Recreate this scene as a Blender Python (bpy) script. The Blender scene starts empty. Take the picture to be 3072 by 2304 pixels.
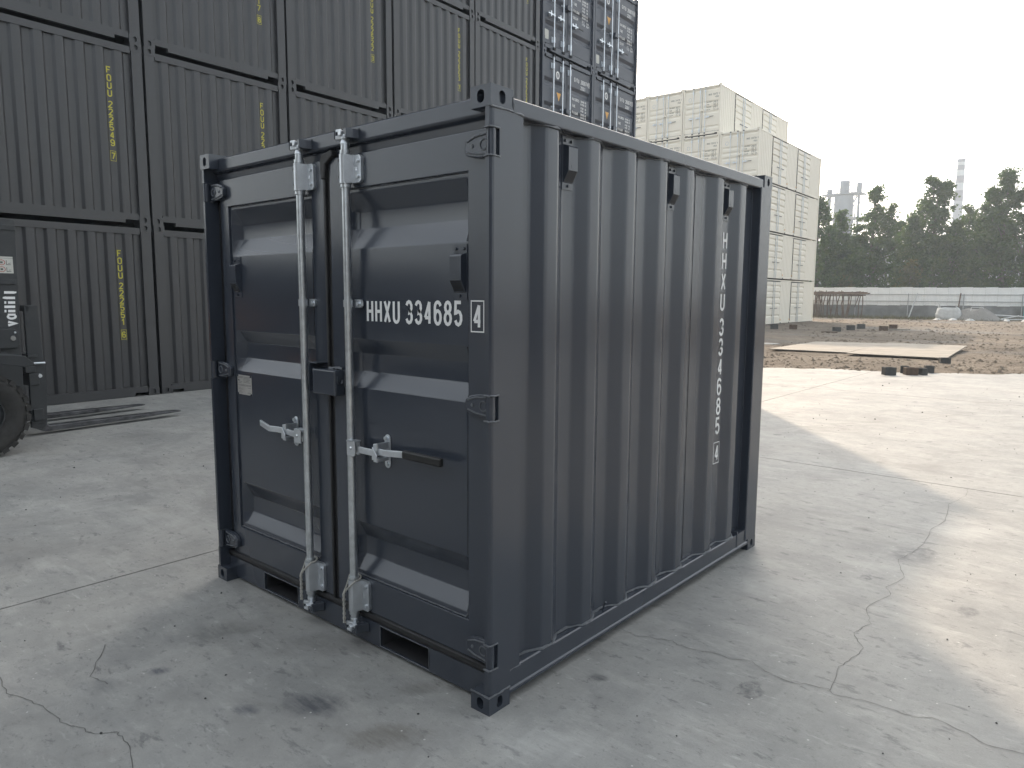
import bpy, bmesh, math, random
import numpy as np
from mathutils import Vector, Matrix

sc = bpy.context.scene
COL = sc.collection
PI = math.pi
RND = random.Random(7)

# ------------------------------------------------------------------ camera
CAM = Vector((1.691529, -1.857515, 1.55215))
YAW, PITCH, ROLL, FPX = -0.708123, -0.121158, 0.006247, 2164.3846
fw = Vector((math.sin(YAW)*math.cos(PITCH), math.cos(YAW)*math.cos(PITCH), math.sin(PITCH)))
rt = Vector((math.cos(YAW), -math.sin(YAW), 0.0))
up = rt.cross(fw)
r2 = rt*math.cos(ROLL) + up*math.sin(ROLL)
u2 = up*math.cos(ROLL) - rt*math.sin(ROLL)
cd = bpy.data.cameras.new('camera')
cd.sensor_width = 36.0
cd.sensor_fit = 'HORIZONTAL'
cd.lens = 36.0*FPX/3072.0
cd.clip_start = 0.05
cd.clip_end = 3000.0
cam = bpy.data.objects.new('camera', cd)
m3 = Matrix((r2, u2, -fw)).transposed()
cam.matrix_world = Matrix.Translation(CAM) @ m3.to_4x4()
COL.objects.link(cam)
sc.camera = cam

# ------------------------------------------------------------------ sky, sun, exposure
SUN_AZ, SUN_EL = math.radians(-39.6), math.radians(30.4)
world = bpy.data.worlds.new("World")
sc.world = world
world.use_nodes = True
wn = world.node_tree
sky = wn.nodes.new('ShaderNodeTexSky')
sky.sky_type = 'NISHITA'
sky.sun_disc = False
sky.sun_elevation = SUN_EL
sky.sun_rotation = SUN_AZ
sky.air_density = 1.0
sky.dust_density = 6.0
sky.ozone_density = 1.0
sky.altitude = 0.0
hs = wn.nodes.new('ShaderNodeHueSaturation')
hs.inputs['Saturation'].default_value = 0.7
wn.links.new(sky.outputs[0], hs.inputs['Color'])
# an even pale veil of haze light over the whole sky
veil = wn.nodes.new('ShaderNodeMix')
veil.data_type = 'RGBA'
veil.blend_type = 'ADD'
veil.inputs[0].default_value = 1.0
veil.inputs[7].default_value = (3.5, 3.62, 3.5, 1)
wn.links.new(hs.outputs[0], veil.inputs[6])
wn.links.new(veil.outputs[2], wn.nodes['Background'].inputs[0])
wn.nodes['Background'].inputs[1].default_value = 0.10

sl = bpy.data.lights.new('sun', 'SUN')
sl.energy = 2.2
sl.angle = math.radians(0.55)
sl.color = (1.0, 0.80, 0.60)
sun = bpy.data.objects.new('sun', sl)
sdir = Vector((math.sin(SUN_AZ)*math.cos(SUN_EL), math.cos(SUN_AZ)*math.cos(SUN_EL), math.sin(SUN_EL)))
sun.rotation_euler = (-sdir).to_track_quat('-Z', 'Y').to_euler()
sun.location = (0, 0, 60)
COL.objects.link(sun)

vs = sc.view_settings
vs.view_transform = 'Standard'
vs.look = 'None'
vs.exposure = 1.18
vs.gamma = 1.0
sc.render.engine = 'CYCLES'
cy = sc.cycles
cy.use_denoising = True
try:
    cy.denoiser = 'OPENIMAGEDENOISE'
    cy.denoising_input_passes = 'RGB_ALBEDO_NORMAL'
except Exception:
    pass
cy.use_adaptive_sampling = True
cy.adaptive_threshold = 0.02
cy.max_bounces = 6
cy.diffuse_bounces = 3
cy.glossy_bounces = 3
cy.transmission_bounces = 3
cy.volume_bounces = 1
cy.transparent_max_bounces = 6
cy.caustics_reflective = False
cy.caustics_refractive = False

# ------------------------------------------------------------------ materials
def newmat(name):
    m = bpy.data.materials.new(name)
    m.use_nodes = True
    return m, m.node_tree, m.node_tree.nodes['Principled BSDF']

def N(nt, typ, **kw):
    n = nt.nodes.new(typ)
    for k, v in kw.items():
        if k in n.inputs.keys():
            n.inputs[k].default_value = v
        else:
            setattr(n, k, v)
    return n

def ramp(nt, src, stops):
    r = nt.nodes.new('ShaderNodeValToRGB')
    el = r.color_ramp.elements
    while len(el) < len(stops):
        el.new(0.5)
    for e, (p, c) in zip(el, stops):
        e.position = p
        e.color = c if len(c) == 4 else (*c, 1)
    nt.links.new(src, r.inputs[0])
    return r.outputs[0]

def mixc(nt, fac, a, b, blend='MIX'):
    n = nt.nodes.new('ShaderNodeMix')
    n.data_type = 'RGBA'
    n.blend_type = blend
    for sock, v in ((n.inputs[0], fac), (n.inputs[6], a), (n.inputs[7], b)):
        if hasattr(v, 'links'):
            nt.links.new(v, sock)
        elif isinstance(v, (int, float)):
            sock.default_value = v
        else:
            sock.default_value = (*v, 1) if len(v) == 3 else v
    return n.outputs[2]

def coords(nt, scale=(1, 1, 1), rot=(0, 0, 0), world=False):
    if world:
        g = nt.nodes.new('ShaderNodeNewGeometry')
        src = g.outputs['Position']
    else:
        g = nt.nodes.new('ShaderNodeTexCoord')
        src = g.outputs['Object']
    mp = nt.nodes.new('ShaderNodeMapping')
    mp.inputs['Scale'].default_value = scale
    mp.inputs['Rotation'].default_value = rot
    nt.links.new(src, mp.inputs[0])
    return mp.outputs[0]

def noise(nt, vec, scale, detail=4.0, rough=0.55, dist=0.0):
    n = nt.nodes.new('ShaderNodeTexNoise')
    n.inputs['Scale'].default_value = scale
    n.inputs['Detail'].default_value = detail
    n.inputs['Roughness'].default_value = rough
    n.inputs['Distortion'].default_value = dist
    nt.links.new(vec, n.inputs['Vector'])
    return n.outputs[0]

def bump(nt, bs, h, strength, dist):
    b = nt.nodes.new('ShaderNodeBump')
    b.inputs['Strength'].default_value = strength
    b.inputs['Distance'].default_value = dist
    nt.links.new(h, b.inputs['Height'])
    nt.links.new(b.outputs[0], bs.inputs['Normal'])
    return b

def paint(name, col, rough=0.4, dust=(0.25, 0.24, 0.22), dustamt=0.12, peel=0.06, spec=0.5):
    m, nt, bs = newmat(name)
    c = coords(nt)
    if dustamt == 0:          # fresh clean paint
        bs.inputs['Base Color'].default_value = (*col, 1)
        bs.inputs['Roughness'].default_value = rough
        bs.inputs['Specular IOR Level'].default_value = spec
        bump(nt, bs, noise(nt, c, 2.6, 1, 0.4), peel*6, 0.005)
        return m
    big = noise(nt, c, 1.3, 5, 0.6)
    fine = noise(nt, c, 9.0, 6, 0.65)
    f1 = ramp(nt, big, [(0.42, (0, 0, 0)), (0.75, (1, 1, 1))])
    f2 = ramp(nt, fine, [(0.45, (0, 0, 0)), (0.8, (1, 1, 1))])
    mul = N(nt, 'ShaderNodeMath', operation='MULTIPLY')
    nt.links.new(f1, mul.inputs[0]); nt.links.new(f2, mul.inputs[1])
    mul2 = N(nt, 'ShaderNodeMath', operation='MULTIPLY')
    nt.links.new(mul.outputs[0], mul2.inputs[0]); mul2.inputs[1].default_value = dustamt*2
    colr = mixc(nt, mul2.outputs[0], col, dust)
    nt.links.new(colr, bs.inputs['Base Color'])
    rr = N(nt, 'ShaderNodeMapRange')
    nt.links.new(big, rr.inputs[0])
    rr.inputs[3].default_value = rough-0.07; rr.inputs[4].default_value = rough+0.12
    nt.links.new(rr.outputs[0], bs.inputs['Roughness'])
    bs.inputs['Specular IOR Level'].default_value = spec
    # slow sheet-metal waviness
    wv = noise(nt, c, 3.0, 1, 0.4)
    bump(nt, bs, wv, peel*6, 0.006)
    return m

def simple(name, col, rough=0.5, metal=0.0, var=0.25, scale=6.0, bmp=0.0, bscale=60.0):
    m, nt, bs = newmat(name)
    c = coords(nt)
    n1 = noise(nt, c, scale, 5, 0.6)
    d = tuple(max(0, x*(1-var)) for x in col)
    l = tuple(min(1, x*(1+var)) for x in col)
    nt.links.new(ramp(nt, n1, [(0.3, d), (0.7, l)]), bs.inputs['Base Color'])
    bs.inputs['Roughness'].default_value = rough
    bs.inputs['Metallic'].default_value = metal
    if bmp:
        bump(nt, bs, noise(nt, c, bscale, 4, 0.6), bmp, 0.01)
    return m

M = {}
M['paint'] = paint('anthracite_paint', (0.037, 0.044, 0.058), 0.21, dustamt=0, peel=0.02, spec=0.68)
M['stackpaint'] = paint('charcoal_paint', (0.036, 0.036, 0.038), 0.30, dust=(0.12, 0.115, 0.11), dustamt=0.04, peel=0.03, spec=0.55)
M['doorpaint'] = paint('slate_paint', (0.046, 0.053, 0.069), 0.34, dust=(0.12, 0.115, 0.11), dustamt=0.05)
M['cream'] = paint('cream_paint', (0.76, 0.715, 0.615), 0.5, dust=(0.34, 0.30, 0.24), dustamt=0.10)
M['galv'] = simple('galvanised_steel', (0.60, 0.63, 0.65), 0.32, 0.9, 0.16, 30.0, 0.04, 90.0)
M['zinc'] = simple('bright_zinc', (0.62, 0.65, 0.68), 0.33, 0.8, 0.12, 14.0)
M['rubber'] = simple('black_rubber', (0.0126, 0.0126, 0.0133), 0.55, 0.0, 0.3, 20.0, 0.1, 40.0)
M['grip'] = simple('black_vinyl', (0.012, 0.012, 0.012), 0.35, 0.0, 0.2)
M['hole'] = simple('dark_cavity', (0.010, 0.010, 0.011), 0.8)
M['white'] = simple('white_lettering', (0.74, 0.74, 0.73), 0.5, 0.0, 0.06, 8.0)
M['yellow'] = simple('yellow_lettering', (0.4650, 0.4200, 0.0375), 0.5, 0.0, 0.1, 8.0)
M['darktext'] = simple('dark_grey_lettering', (0.09, 0.09, 0.08), 0.6, 0.0, 0.1)
M['orange'] = simple('orange_decal', (0.70, 0.38, 0.10), 0.5, 0.0, 0.08)
M['paper'] = simple('white_decal', (0.4760, 0.4760, 0.4340), 0.5, 0.0, 0.06, 20.0)
M['plate'] = simple('aluminium_plate', (0.50, 0.49, 0.47), 0.42, 0.6, 0.1, 20.0)
M['weld'] = simple('painted_weld', (0.11, 0.118, 0.13), 0.42, 0.0, 0.3, 60.0, 0.4, 120.0)
M['caulk'] = simple('black_sealant', (0.008, 0.008, 0.009), 0.4)
M['rope'] = simple('white_cord', (0.4650, 0.4500, 0.4125), 0.8, 0.0, 0.25, 160.0, 0.8, 220.0)
M['inside'] = simple('interior_floor', (0.05, 0.045, 0.04), 0.8)

# ------------------------------------------------------------------ mesh helpers
class MB:
    def __init__(self):
        self.v = []; self.f = []
    def add(self, vs_, fs_):
        o = len(self.v)
        self.v += [tuple(p) for p in vs_]
        self.f += [tuple(i+o for i in q) for q in fs_]
    def box(self, x0, x1, y0, y1, z0, z1):
        self.add([(x0, y0, z0), (x1, y0, z0), (x1, y1, z0), (x0, y1, z0), (x0, y0, z1), (x1, y0, z1), (x1, y1, z1), (x0, y1, z1)],
                 [(0, 3, 2, 1), (4, 5, 6, 7), (0, 1, 5, 4), (1, 2, 6, 5), (2, 3, 7, 6), (3, 0, 4, 7)])
        return self
    def prism(self, poly, ax, a0, a1, cap=True):
        def P(p, a):
            return {'x': (a, p[0], p[1]), 'y': (p[0], a, p[1]), 'z': (p[0], p[1], a)}[ax]
        n = len(poly)
        vs_ = [P(p, a0) for p in poly] + [P(p, a1) for p in poly]
        fs_ = [(i, (i+1) % n, n+(i+1) % n, n+i) for i in range(n)]
        if cap:
            fs_ += [tuple(range(n-1, -1, -1)), tuple(range(n, 2*n))]
        self.add(vs_, fs_)
        return self
    def sheet(self, prof, ax, a0, a1):
        def P(p, a):
            return {'x': (a, p[0], p[1]), 'y': (p[0], a, p[1]), 'z': (p[0], p[1], a)}[ax]
        n = len(prof)
        self.add([P(p, a0) for p in prof] + [P(p, a1) for p in prof], [(i, i+1, n+i+1, n+i) for i in range(n-1)])
        return self
    def cyl(self, p0, p1, r0, r1=None, n=12, cap=True):
        r1 = r0 if r1 is None else r1
        p0 = Vector(p0); p1 = Vector(p1)
        d = (p1-p0).normalized()
        a = d.orthogonal().normalized(); b = d.cross(a)
        vs_ = []
        for p, r in ((p0, r0), (p1, r1)):
            for i in range(n):
                t = 2*PI*i/n
                vs_.append(p + a*(r*math.cos(t)) + b*(r*math.sin(t)))
        fs_ = [(i, (i+1) % n, n+(i+1) % n, n+i) for i in range(n)]
        if cap:
            fs_ += [tuple(range(n-1, -1, -1)), tuple(range(n, 2*n))]
        self.add(vs_, fs_)
        return self
    def tube(self, pts, r, n=6, cap=True):
        pts = [Vector(p) for p in pts]
        rs = r if isinstance(r, (list, tuple)) else [r]*len(pts)
        prev = None
        rings = []
        for i, p in enumerate(pts):
            d = (pts[min(i+1, len(pts)-1)] - pts[max(i-1, 0)]).normalized()
            if prev is None:
                a = d.orthogonal().normalized()
            else:
                a = (prev - d*prev.dot(d))
                a = a.normalized() if a.length > 1e-6 else d.orthogonal().normalized()
            prev = a
            b = d.cross(a)
            rings.append([p + a*(rs[i]*math.cos(2*PI*k/n)) + b*(rs[i]*math.sin(2*PI*k/n)) for k in range(n)])
        vs_ = [q for rg in rings for q in rg]
        fs_ = []
        for i in range(len(pts)-1):
            for k in range(n):
                fs_.append((i*n+k, i*n+(k+1) % n, (i+1)*n+(k+1) % n, (i+1)*n+k))
        if cap:
            fs_ += [tuple(range(n-1, -1, -1)), tuple(range((len(pts)-1)*n, len(pts)*n))]
        self.add(vs_, fs_)
        return self
    def plate_hole(self, O, U, V, w, h, hw, hh, depth, inward):
        """rectangular plate w x h with a rounded slot hw x hh sunk along inward"""
        O = Vector(O); U = Vector(U); V = Vector(V); I = Vector(inward)
        angs = sorted(set([round(2*PI*i/20, 5) for i in range(20)] + [round(a % (2*PI), 5) for a in
               (math.atan2(h/2, w/2), math.atan2(h/2, -w/2), math.atan2(-h/2, -w/2), math.atan2(-h/2, w/2))]))
        def rect(a):
            c, s = math.cos(a), math.sin(a)
            k = min((w/2)/abs(c) if abs(c) > 1e-6 else 9e9, (h/2)/abs(s) if abs(s) > 1e-6 else 9e9)
            return c*k, s*k
        def slot(a):
            c, s = math.cos(a), math.sin(a)
            if hh >= hw:
                r = hw/2; e = hh/2-r
                return c*r, s*r + (e if s > 1e-6 else -e if s < -1e-6 else 0)
            r = hh/2; e = hw/2-r
            return c*r + (e if c > 1e-6 else -e if c < -1e-6 else 0), s*r
        n = len(angs)
        C = O + U*(w/2) + V*(h/2)
        A = [C + U*rect(a)[0] + V*rect(a)[1] for a in angs]
        B = [C + U*slot(a)[0] + V*slot(a)[1] for a in angs]
        D = [b + I*depth for b in B]
        fs_ = []
        for i in range(n):
            j = (i+1) % n
            fs_.append((i, j, n+j, n+i))
            fs_.append((n+i, n+j, 2*n+j, 2*n+i))
        fs_.append(tuple(range(2*n, 3*n)))
        self.add(A+B+D, fs_)
        return self
    def xf(self, mat):
        self.v = [tuple(mat @ Vector(p)) for p in self.v]
        return self
    def mesh(self, name, mat, smooth=None, fix=True):
        me = bpy.data.meshes.new(name)
        me.from_pydata(self.v, [], self.f)
        if fix:
            bm = bmesh.new(); bm.from_mesh(me)
            bmesh.ops.recalc_face_normals(bm, faces=bm.faces)
            bm.to_mesh(me); bm.free()
        if mat:
            me.materials.append(M[mat] if isinstance(mat, str) else mat)
        if smooth:
            me.polygons.foreach_set('use_smooth', [True]*len(me.polygons))
            me.set_sharp_from_angle(angle=math.radians(smooth))
        me.update()
        return me
    def build(self, name, mat, parent=None, smooth=None, bevel=0.0, fix=True, segs=2):
        return ob(name, self.mesh(name, mat, smooth, fix), parent, bevel, segs)

def ob(name, me, parent=None, bevel=0.0, segs=2):
    o = bpy.data.objects.new(name, me)
    COL.objects.link(o)
    if parent:
        o.parent = parent
    if bevel:
        md = o.modifiers.new('bevel', 'BEVEL')
        md.width = bevel; md.segments = segs; md.limit_method = 'ANGLE'; md.angle_limit = math.radians(30)
        md.use_clamp_overlap = True
    return o

def tag(o, label, cat, group=None):
    o['label'] = label; o['category'] = cat
    if group:
        o['group'] = group
    return o

def structure(o, kind='structure'):
    o['kind'] = kind
    return o

def thing(name, label, cat, loc=(0, 0, 0), rz=0.0, group=None):
    o = bpy.data.objects.new(name, None)
    o.empty_display_size = 0.2
    COL.objects.link(o)
    o.location = loc; o.rotation_euler = (0, 0, rz)
    return tag(o, label, cat, group)

KIDS = {}
def copy_tree(root, loc, rz, label):
    if root.name not in KIDS:
        KIDS[root.name] = [(c, [g for g in bpy.data.objects if g.parent is c]) for c in bpy.data.objects if c.parent is root]
    r = root.copy(); COL.objects.link(r)
    r.location = loc; r.rotation_euler = (0, 0, rz)
    r['label'] = label
    for c, gs in KIDS[root.name]:
        k = c.copy(); COL.objects.link(k); k.parent = r
        for g in gs:
            q = g.copy(); COL.objects.link(q); q.parent = k
    return r

def rounded(prof, r, seg=3):
    """round the inner corners of an open polyline"""
    out = [prof[0]]
    for a, b, c in zip(prof, prof[1:], prof[2:]):
        A, B, C = Vector(a), Vector(b), Vector(c)
        d1 = (A-B); d2 = (C-B)
        k = min(r, d1.length*0.45, d2.length*0.45)
        p = B + d1.normalized()*k; q = B + d2.normalized()*k
        for i in range(seg+1):
            t = i/seg
            s = p*(1-t)**2 + B*(2*t*(1-t)) + q*t*t
            out.append((s.x, s.y))
    out.append(prof[-1])
    return out

def bead(pts, r, seed=0, n=5, step=0.016, jit=0.35):
    """wobbly weld bead along a polyline"""
    rr = random.Random(seed)
    P = []; Rr = []
    for a, b in zip(pts, pts[1:]):
        a = Vector(a); b = Vector(b)
        k = max(2, int((b-a).length/step))
        for i in range(k):
            P.append(a.lerp(b, i/k) + Vector([rr.uniform(-1, 1)*r*jit for _ in range(3)]))
            Rr.append(r*rr.uniform(0.65, 1.25))
    P.append(Vector(pts[-1])); Rr.append(r)
    m = MB(); m.tube(P, Rr, n)
    return m

# ------------------------------------------------------------------ stroke lettering
def arc(cx, cy, rx, ry, a0, a1, n=5):
    return [(cx+rx*math.cos(math.radians(a0+(a1-a0)*i/n)), cy+ry*math.sin(math.radians(a0+(a1-a0)*i/n))) for i in range(n+1)]
R_ = 0.5; Q = 0.24
O_ = arc(.5, 1-Q, .5, Q, 0, 180, 8) + arc(.5, Q, .5, Q, 180, 360, 8); O_.append(O_[0])
G = {
 'H': [[(0, 0), (0, 1)], [(1, 0), (1, 1)], [(0, .5), (1, .5)]],
 'X': [[(0, 0), (1, 1)], [(0, 1), (1, 0)]],
 'U': [[(0, 1)] + arc(.5, Q, .5, Q, 180, 360, 8) + [(1, 1)]],
 'F': [[(0, 0), (0, 1), (1, 1)], [(0, .53), (.8, .53)]],
 'E': [[(1, 0), (0, 0), (0, 1), (1, 1)], [(0, .53), (.8, .53)]],
 'O': [O_], '0': [O_],
 'V': [[(0, 1), (.5, 0), (1, 1)]],
 'T': [[(0, 1), (1, 1)], [(.5, 0), (.5, 1)]],
 'G': [arc(.5, 1-Q, .5, Q, 10, 180, 6) + arc(.5, Q, .5, Q, 180, 360, 8) + [(1, .45), (.55, .45)]],
 'C': [arc(.5, 1-Q, .5, Q, 5, 180, 6) + arc(.5, Q, .5, Q, 180, 355, 8)],
 'A': [[(0, 0), (.5, 1), (1, 0)], [(.2, .35), (.8, .35)]],
 'M': [[(0, 0), (0, 1), (.5, .45), (1, 1), (1, 0)]],
 'R': [[(0, 0), (0, 1)], [(0, 1), (.6, 1)] + arc(.6, .76, .4, .24, 90, -90, 5) + [(0, .52)], [(.5, .52), (1, 0)]],
 'P': [[(0, 0), (0, 1)], [(0, 1), (.6, 1)] + arc(.6, .75, .4, .25, 90, -90, 5) + [(0, .5)]],
 'S': [arc(.5, 1-Q, .5, Q, 20, 180, 5) + [(.12, .62), (.88, .4)] + arc(.5, Q, .5, Q, 0, -160, 5)],
 'Y': [[(0, 1), (.5, .5), (1, 1)], [(.5, .5), (.5, 0)]],
 'L': [[(0, 1), (0, 0), (1, 0)]],
 'D': [[(0, 0), (0, 1)], [(0, 1), (.5, 1)] + arc(.5, .72, .5, .28, 90, 0, 4) + arc(.5, .28, .5, .28, 0, -90, 4) + [(0, 0)]],
 'K': [[(0, 0), (0, 1)], [(1, 1), (0, .42)], [(.3, .58), (1, 0)]],
 'B': [[(0, 0), (0, 1)], [(0, 1), (.55, 1)] + arc(.55, .76, .4, .24, 90, -90, 4) + [(0, .52)], [(.55, .52)] + arc(.55, .26, .45, .26, 90, -90, 4) + [(0, 0)]],
 'N': [[(0, 0), (0, 1), (1, 0), (1, 1)]], 'I': [[(.5, 0), (.5, 1)]], '.': [[(.4, 0), (.4, .14)]],
 '1': [[(.15, .78), (.6, 1), (.6, 0)]],
 '2': [arc(.5, 1-Q, .5, Q, 170, -20, 6) + [(0, 0), (1, 0)]],
 '3': [arc(.5, .76, .47, .24, 165, -90, 7) + arc(.5, .26, .5, .26, 90, -165, 7)],
 '4': [[(.75, 0), (.75, 1)], [(.75, 1), (0, .27)], [(0, .27), (1, .27)]],
 '5': [[(.95, 1), (.08, 1), (.03, .52)] + arc(.5, .3, .5, .3, 130, -160, 8)],
 '6': [arc(.5, 1-Q, .5, Q, 15, 180, 6) + [(0, .3)], arc(.5, .3, .5, .3, 180, 540, 14)],
 '7': [[(0, 1), (1, 1), (.35, 0)]],
 '8': [arc(.5, .77, .44, .23, -90, 270, 12), arc(.5, .27, .5, .27, 90, 450, 12)],
 '9': [arc(.5, Q, .5, Q, 195, 360, 6) + [(1, .7)], arc(.5, .7, .5, .3, 0, 360, 14)],
 'v': [[(0, .68), (.5, 0), (1, .68)]],
 'a': [arc(.5, .34, .5, .34, 60, 300, 10), [(1, .7), (1, 0)]],
 'i': [[(.5, 0), (.5, .66)], [(.5, .82), (.5, 1)]],
 'l': [[(.5, 0), (.5, 1)]],
 'f': [[(.4, 0), (.4, .8), (.6, 1), (.9, 1)], [(.05, .62), (.85, .62)]],
 't': [[(.4, 1), (.4, .15), (.6, 0), (.9, 0)], [(.05, .68), (.85, .68)]],
}
def stroke(mb, pts, t, put):
    """flat ribbon of width t along 2-D pts, mitred"""
    P = [Vector(p) for p in pts]
    closed = (P[0]-P[-1]).length < 1e-6
    if closed:
        P = P[:-1]
    n = len(P)
    L = []; Rr = []
    for i, p in enumerate(P):
        a = P[i-1] if (i > 0 or closed) else None
        b = P[(i+1) % n] if (i < n-1 or closed) else None
        d1 = (p-a).normalized() if a is not None else None
        d2 = (b-p).normalized() if b is not None else None
        if d1 is None: d1 = d2
        if d2 is None: d2 = d1
        nrm = Vector((-(d1.y+d2.y), d1.x+d2.x))
        nrm = nrm.normalized() if nrm.length > 1e-6 else Vector((-d1.y, d1.x))
        k = max(0.45, nrm.dot(Vector((-d1.y, d1.x))))
        q = p.copy()
        L.append(q + nrm*(t/2/k)); Rr.append(q - nrm*(t/2/k))
    vs_ = [put(x.x, x.y) for x in L] + [put(x.x, x.y) for x in Rr]
    m = n if closed else n-1
    mb.add(vs_, [(i, (i+1) % n, n+(i+1) % n, n+i) for i in range(m)])

def letter(mb, ch, x, y, w, h, t, put):
    o = Vector(put(0, 0))
    nrm = (Vector(put(1, 0))-o).cross(Vector(put(0, 1))-o).normalized()
    for i, s in enumerate(G.get(ch, [])):
        pts = [(x + t/2 + p[0]*(w-t), y + t/2 + p[1]*(h-t)) for p in s]
        stroke(mb, pts, t, lambda u, v, i=i: Vector(put(u, v)) + nrm*(0.0003*i))   # crossing strokes never share a plane

def line_text(mb, txt, x, y, w, h, t, gap, put, space=None):
    for ch in txt:
        if ch == ' ':
            x += (space if space is not None else w*0.7)
            continue
        ww = w*0.45 if ch in 'iIl.' else w
        letter(mb, ch, x, y, ww, h, t, put)
        x += ww + gap
    return x

def framebox(mb, x0, x1, y0, y1, t, put):
    stroke(mb, [(x0, y0), (x1, y0), (x1, y1), (x0, y1), (x0, y0)], t, put)

def casting(wx, wy, h, fx, fy, ftop=True, hole=0.62, depth=0.02):
    """corner casting spanning 0..wx, 0..wy, 0..h; slot on the x face (fx = -1/1), on the y face (fy = -1/1)"""
    m = MB()
    X0, X1 = 0, wx
    # y faces
    hw = min(wx, h)*0.42
    for s in (-1, 1):
        y = 0 if s < 0 else wy
        if s == fy:
            m.plate_hole((0, y, 0), (1, 0, 0), (0, 0, 1), wx, h, min(wx*0.40, h*0.46), h*0.62, depth, (0, -s, 0))
        else:
            m.add([(0, y, 0), (wx, y, 0), (wx, y, h), (0, y, h)], [(0, 1, 2, 3)])
    for s in (-1, 1):
        x = 0 if s < 0 else wx
        if s == fx:
            m.plate_hole((x, 0, 0), (0, 1, 0), (0, 0, 1), wy, h, min(wy*0.40, h*0.46), h*0.62, depth, (-s, 0, 0))
        else:
            m.add([(x, 0, 0), (x, wy, 0), (x, wy, h), (x, 0, h)], [(0, 1, 2, 3)])
    m.add([(0, 0, 0), (wx, 0, 0), (wx, wy, 0), (0, wy, 0)], [(0, 1, 2, 3)])
    m.add([(0, 0, h), (wx, 0, h), (wx, wy, h), (0, wy, h)], [(0, 1, 2, 3)])
    return m

# ================================================================== SETTING: ground
def terrain(x, y):
    d = (x-CAM.x)*fw.x + (y-CAM.y)*fw.y
    t = min(1, max(0, (d-16)/22)); t = t*t*(3-2*t)
    return -0.125*t

EDGE = [(-60, 24.0), (-9.6, 22.0), (-7.0, 14.6), (-4.48, 13.98), (-3.32, 14.70), (-2.34, 14.78), (-1.40, 15.30), (0.07, 16.46), (6.0, 19.6), (40.0, 38.0)]
def yedge(x):
    for (a, b), (c, d) in zip(EDGE, EDGE[1:]):
        if a <= x <= c:
            return b + (d-b)*(x-a)/(c-a)
    return EDGE[-1][1]

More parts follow.
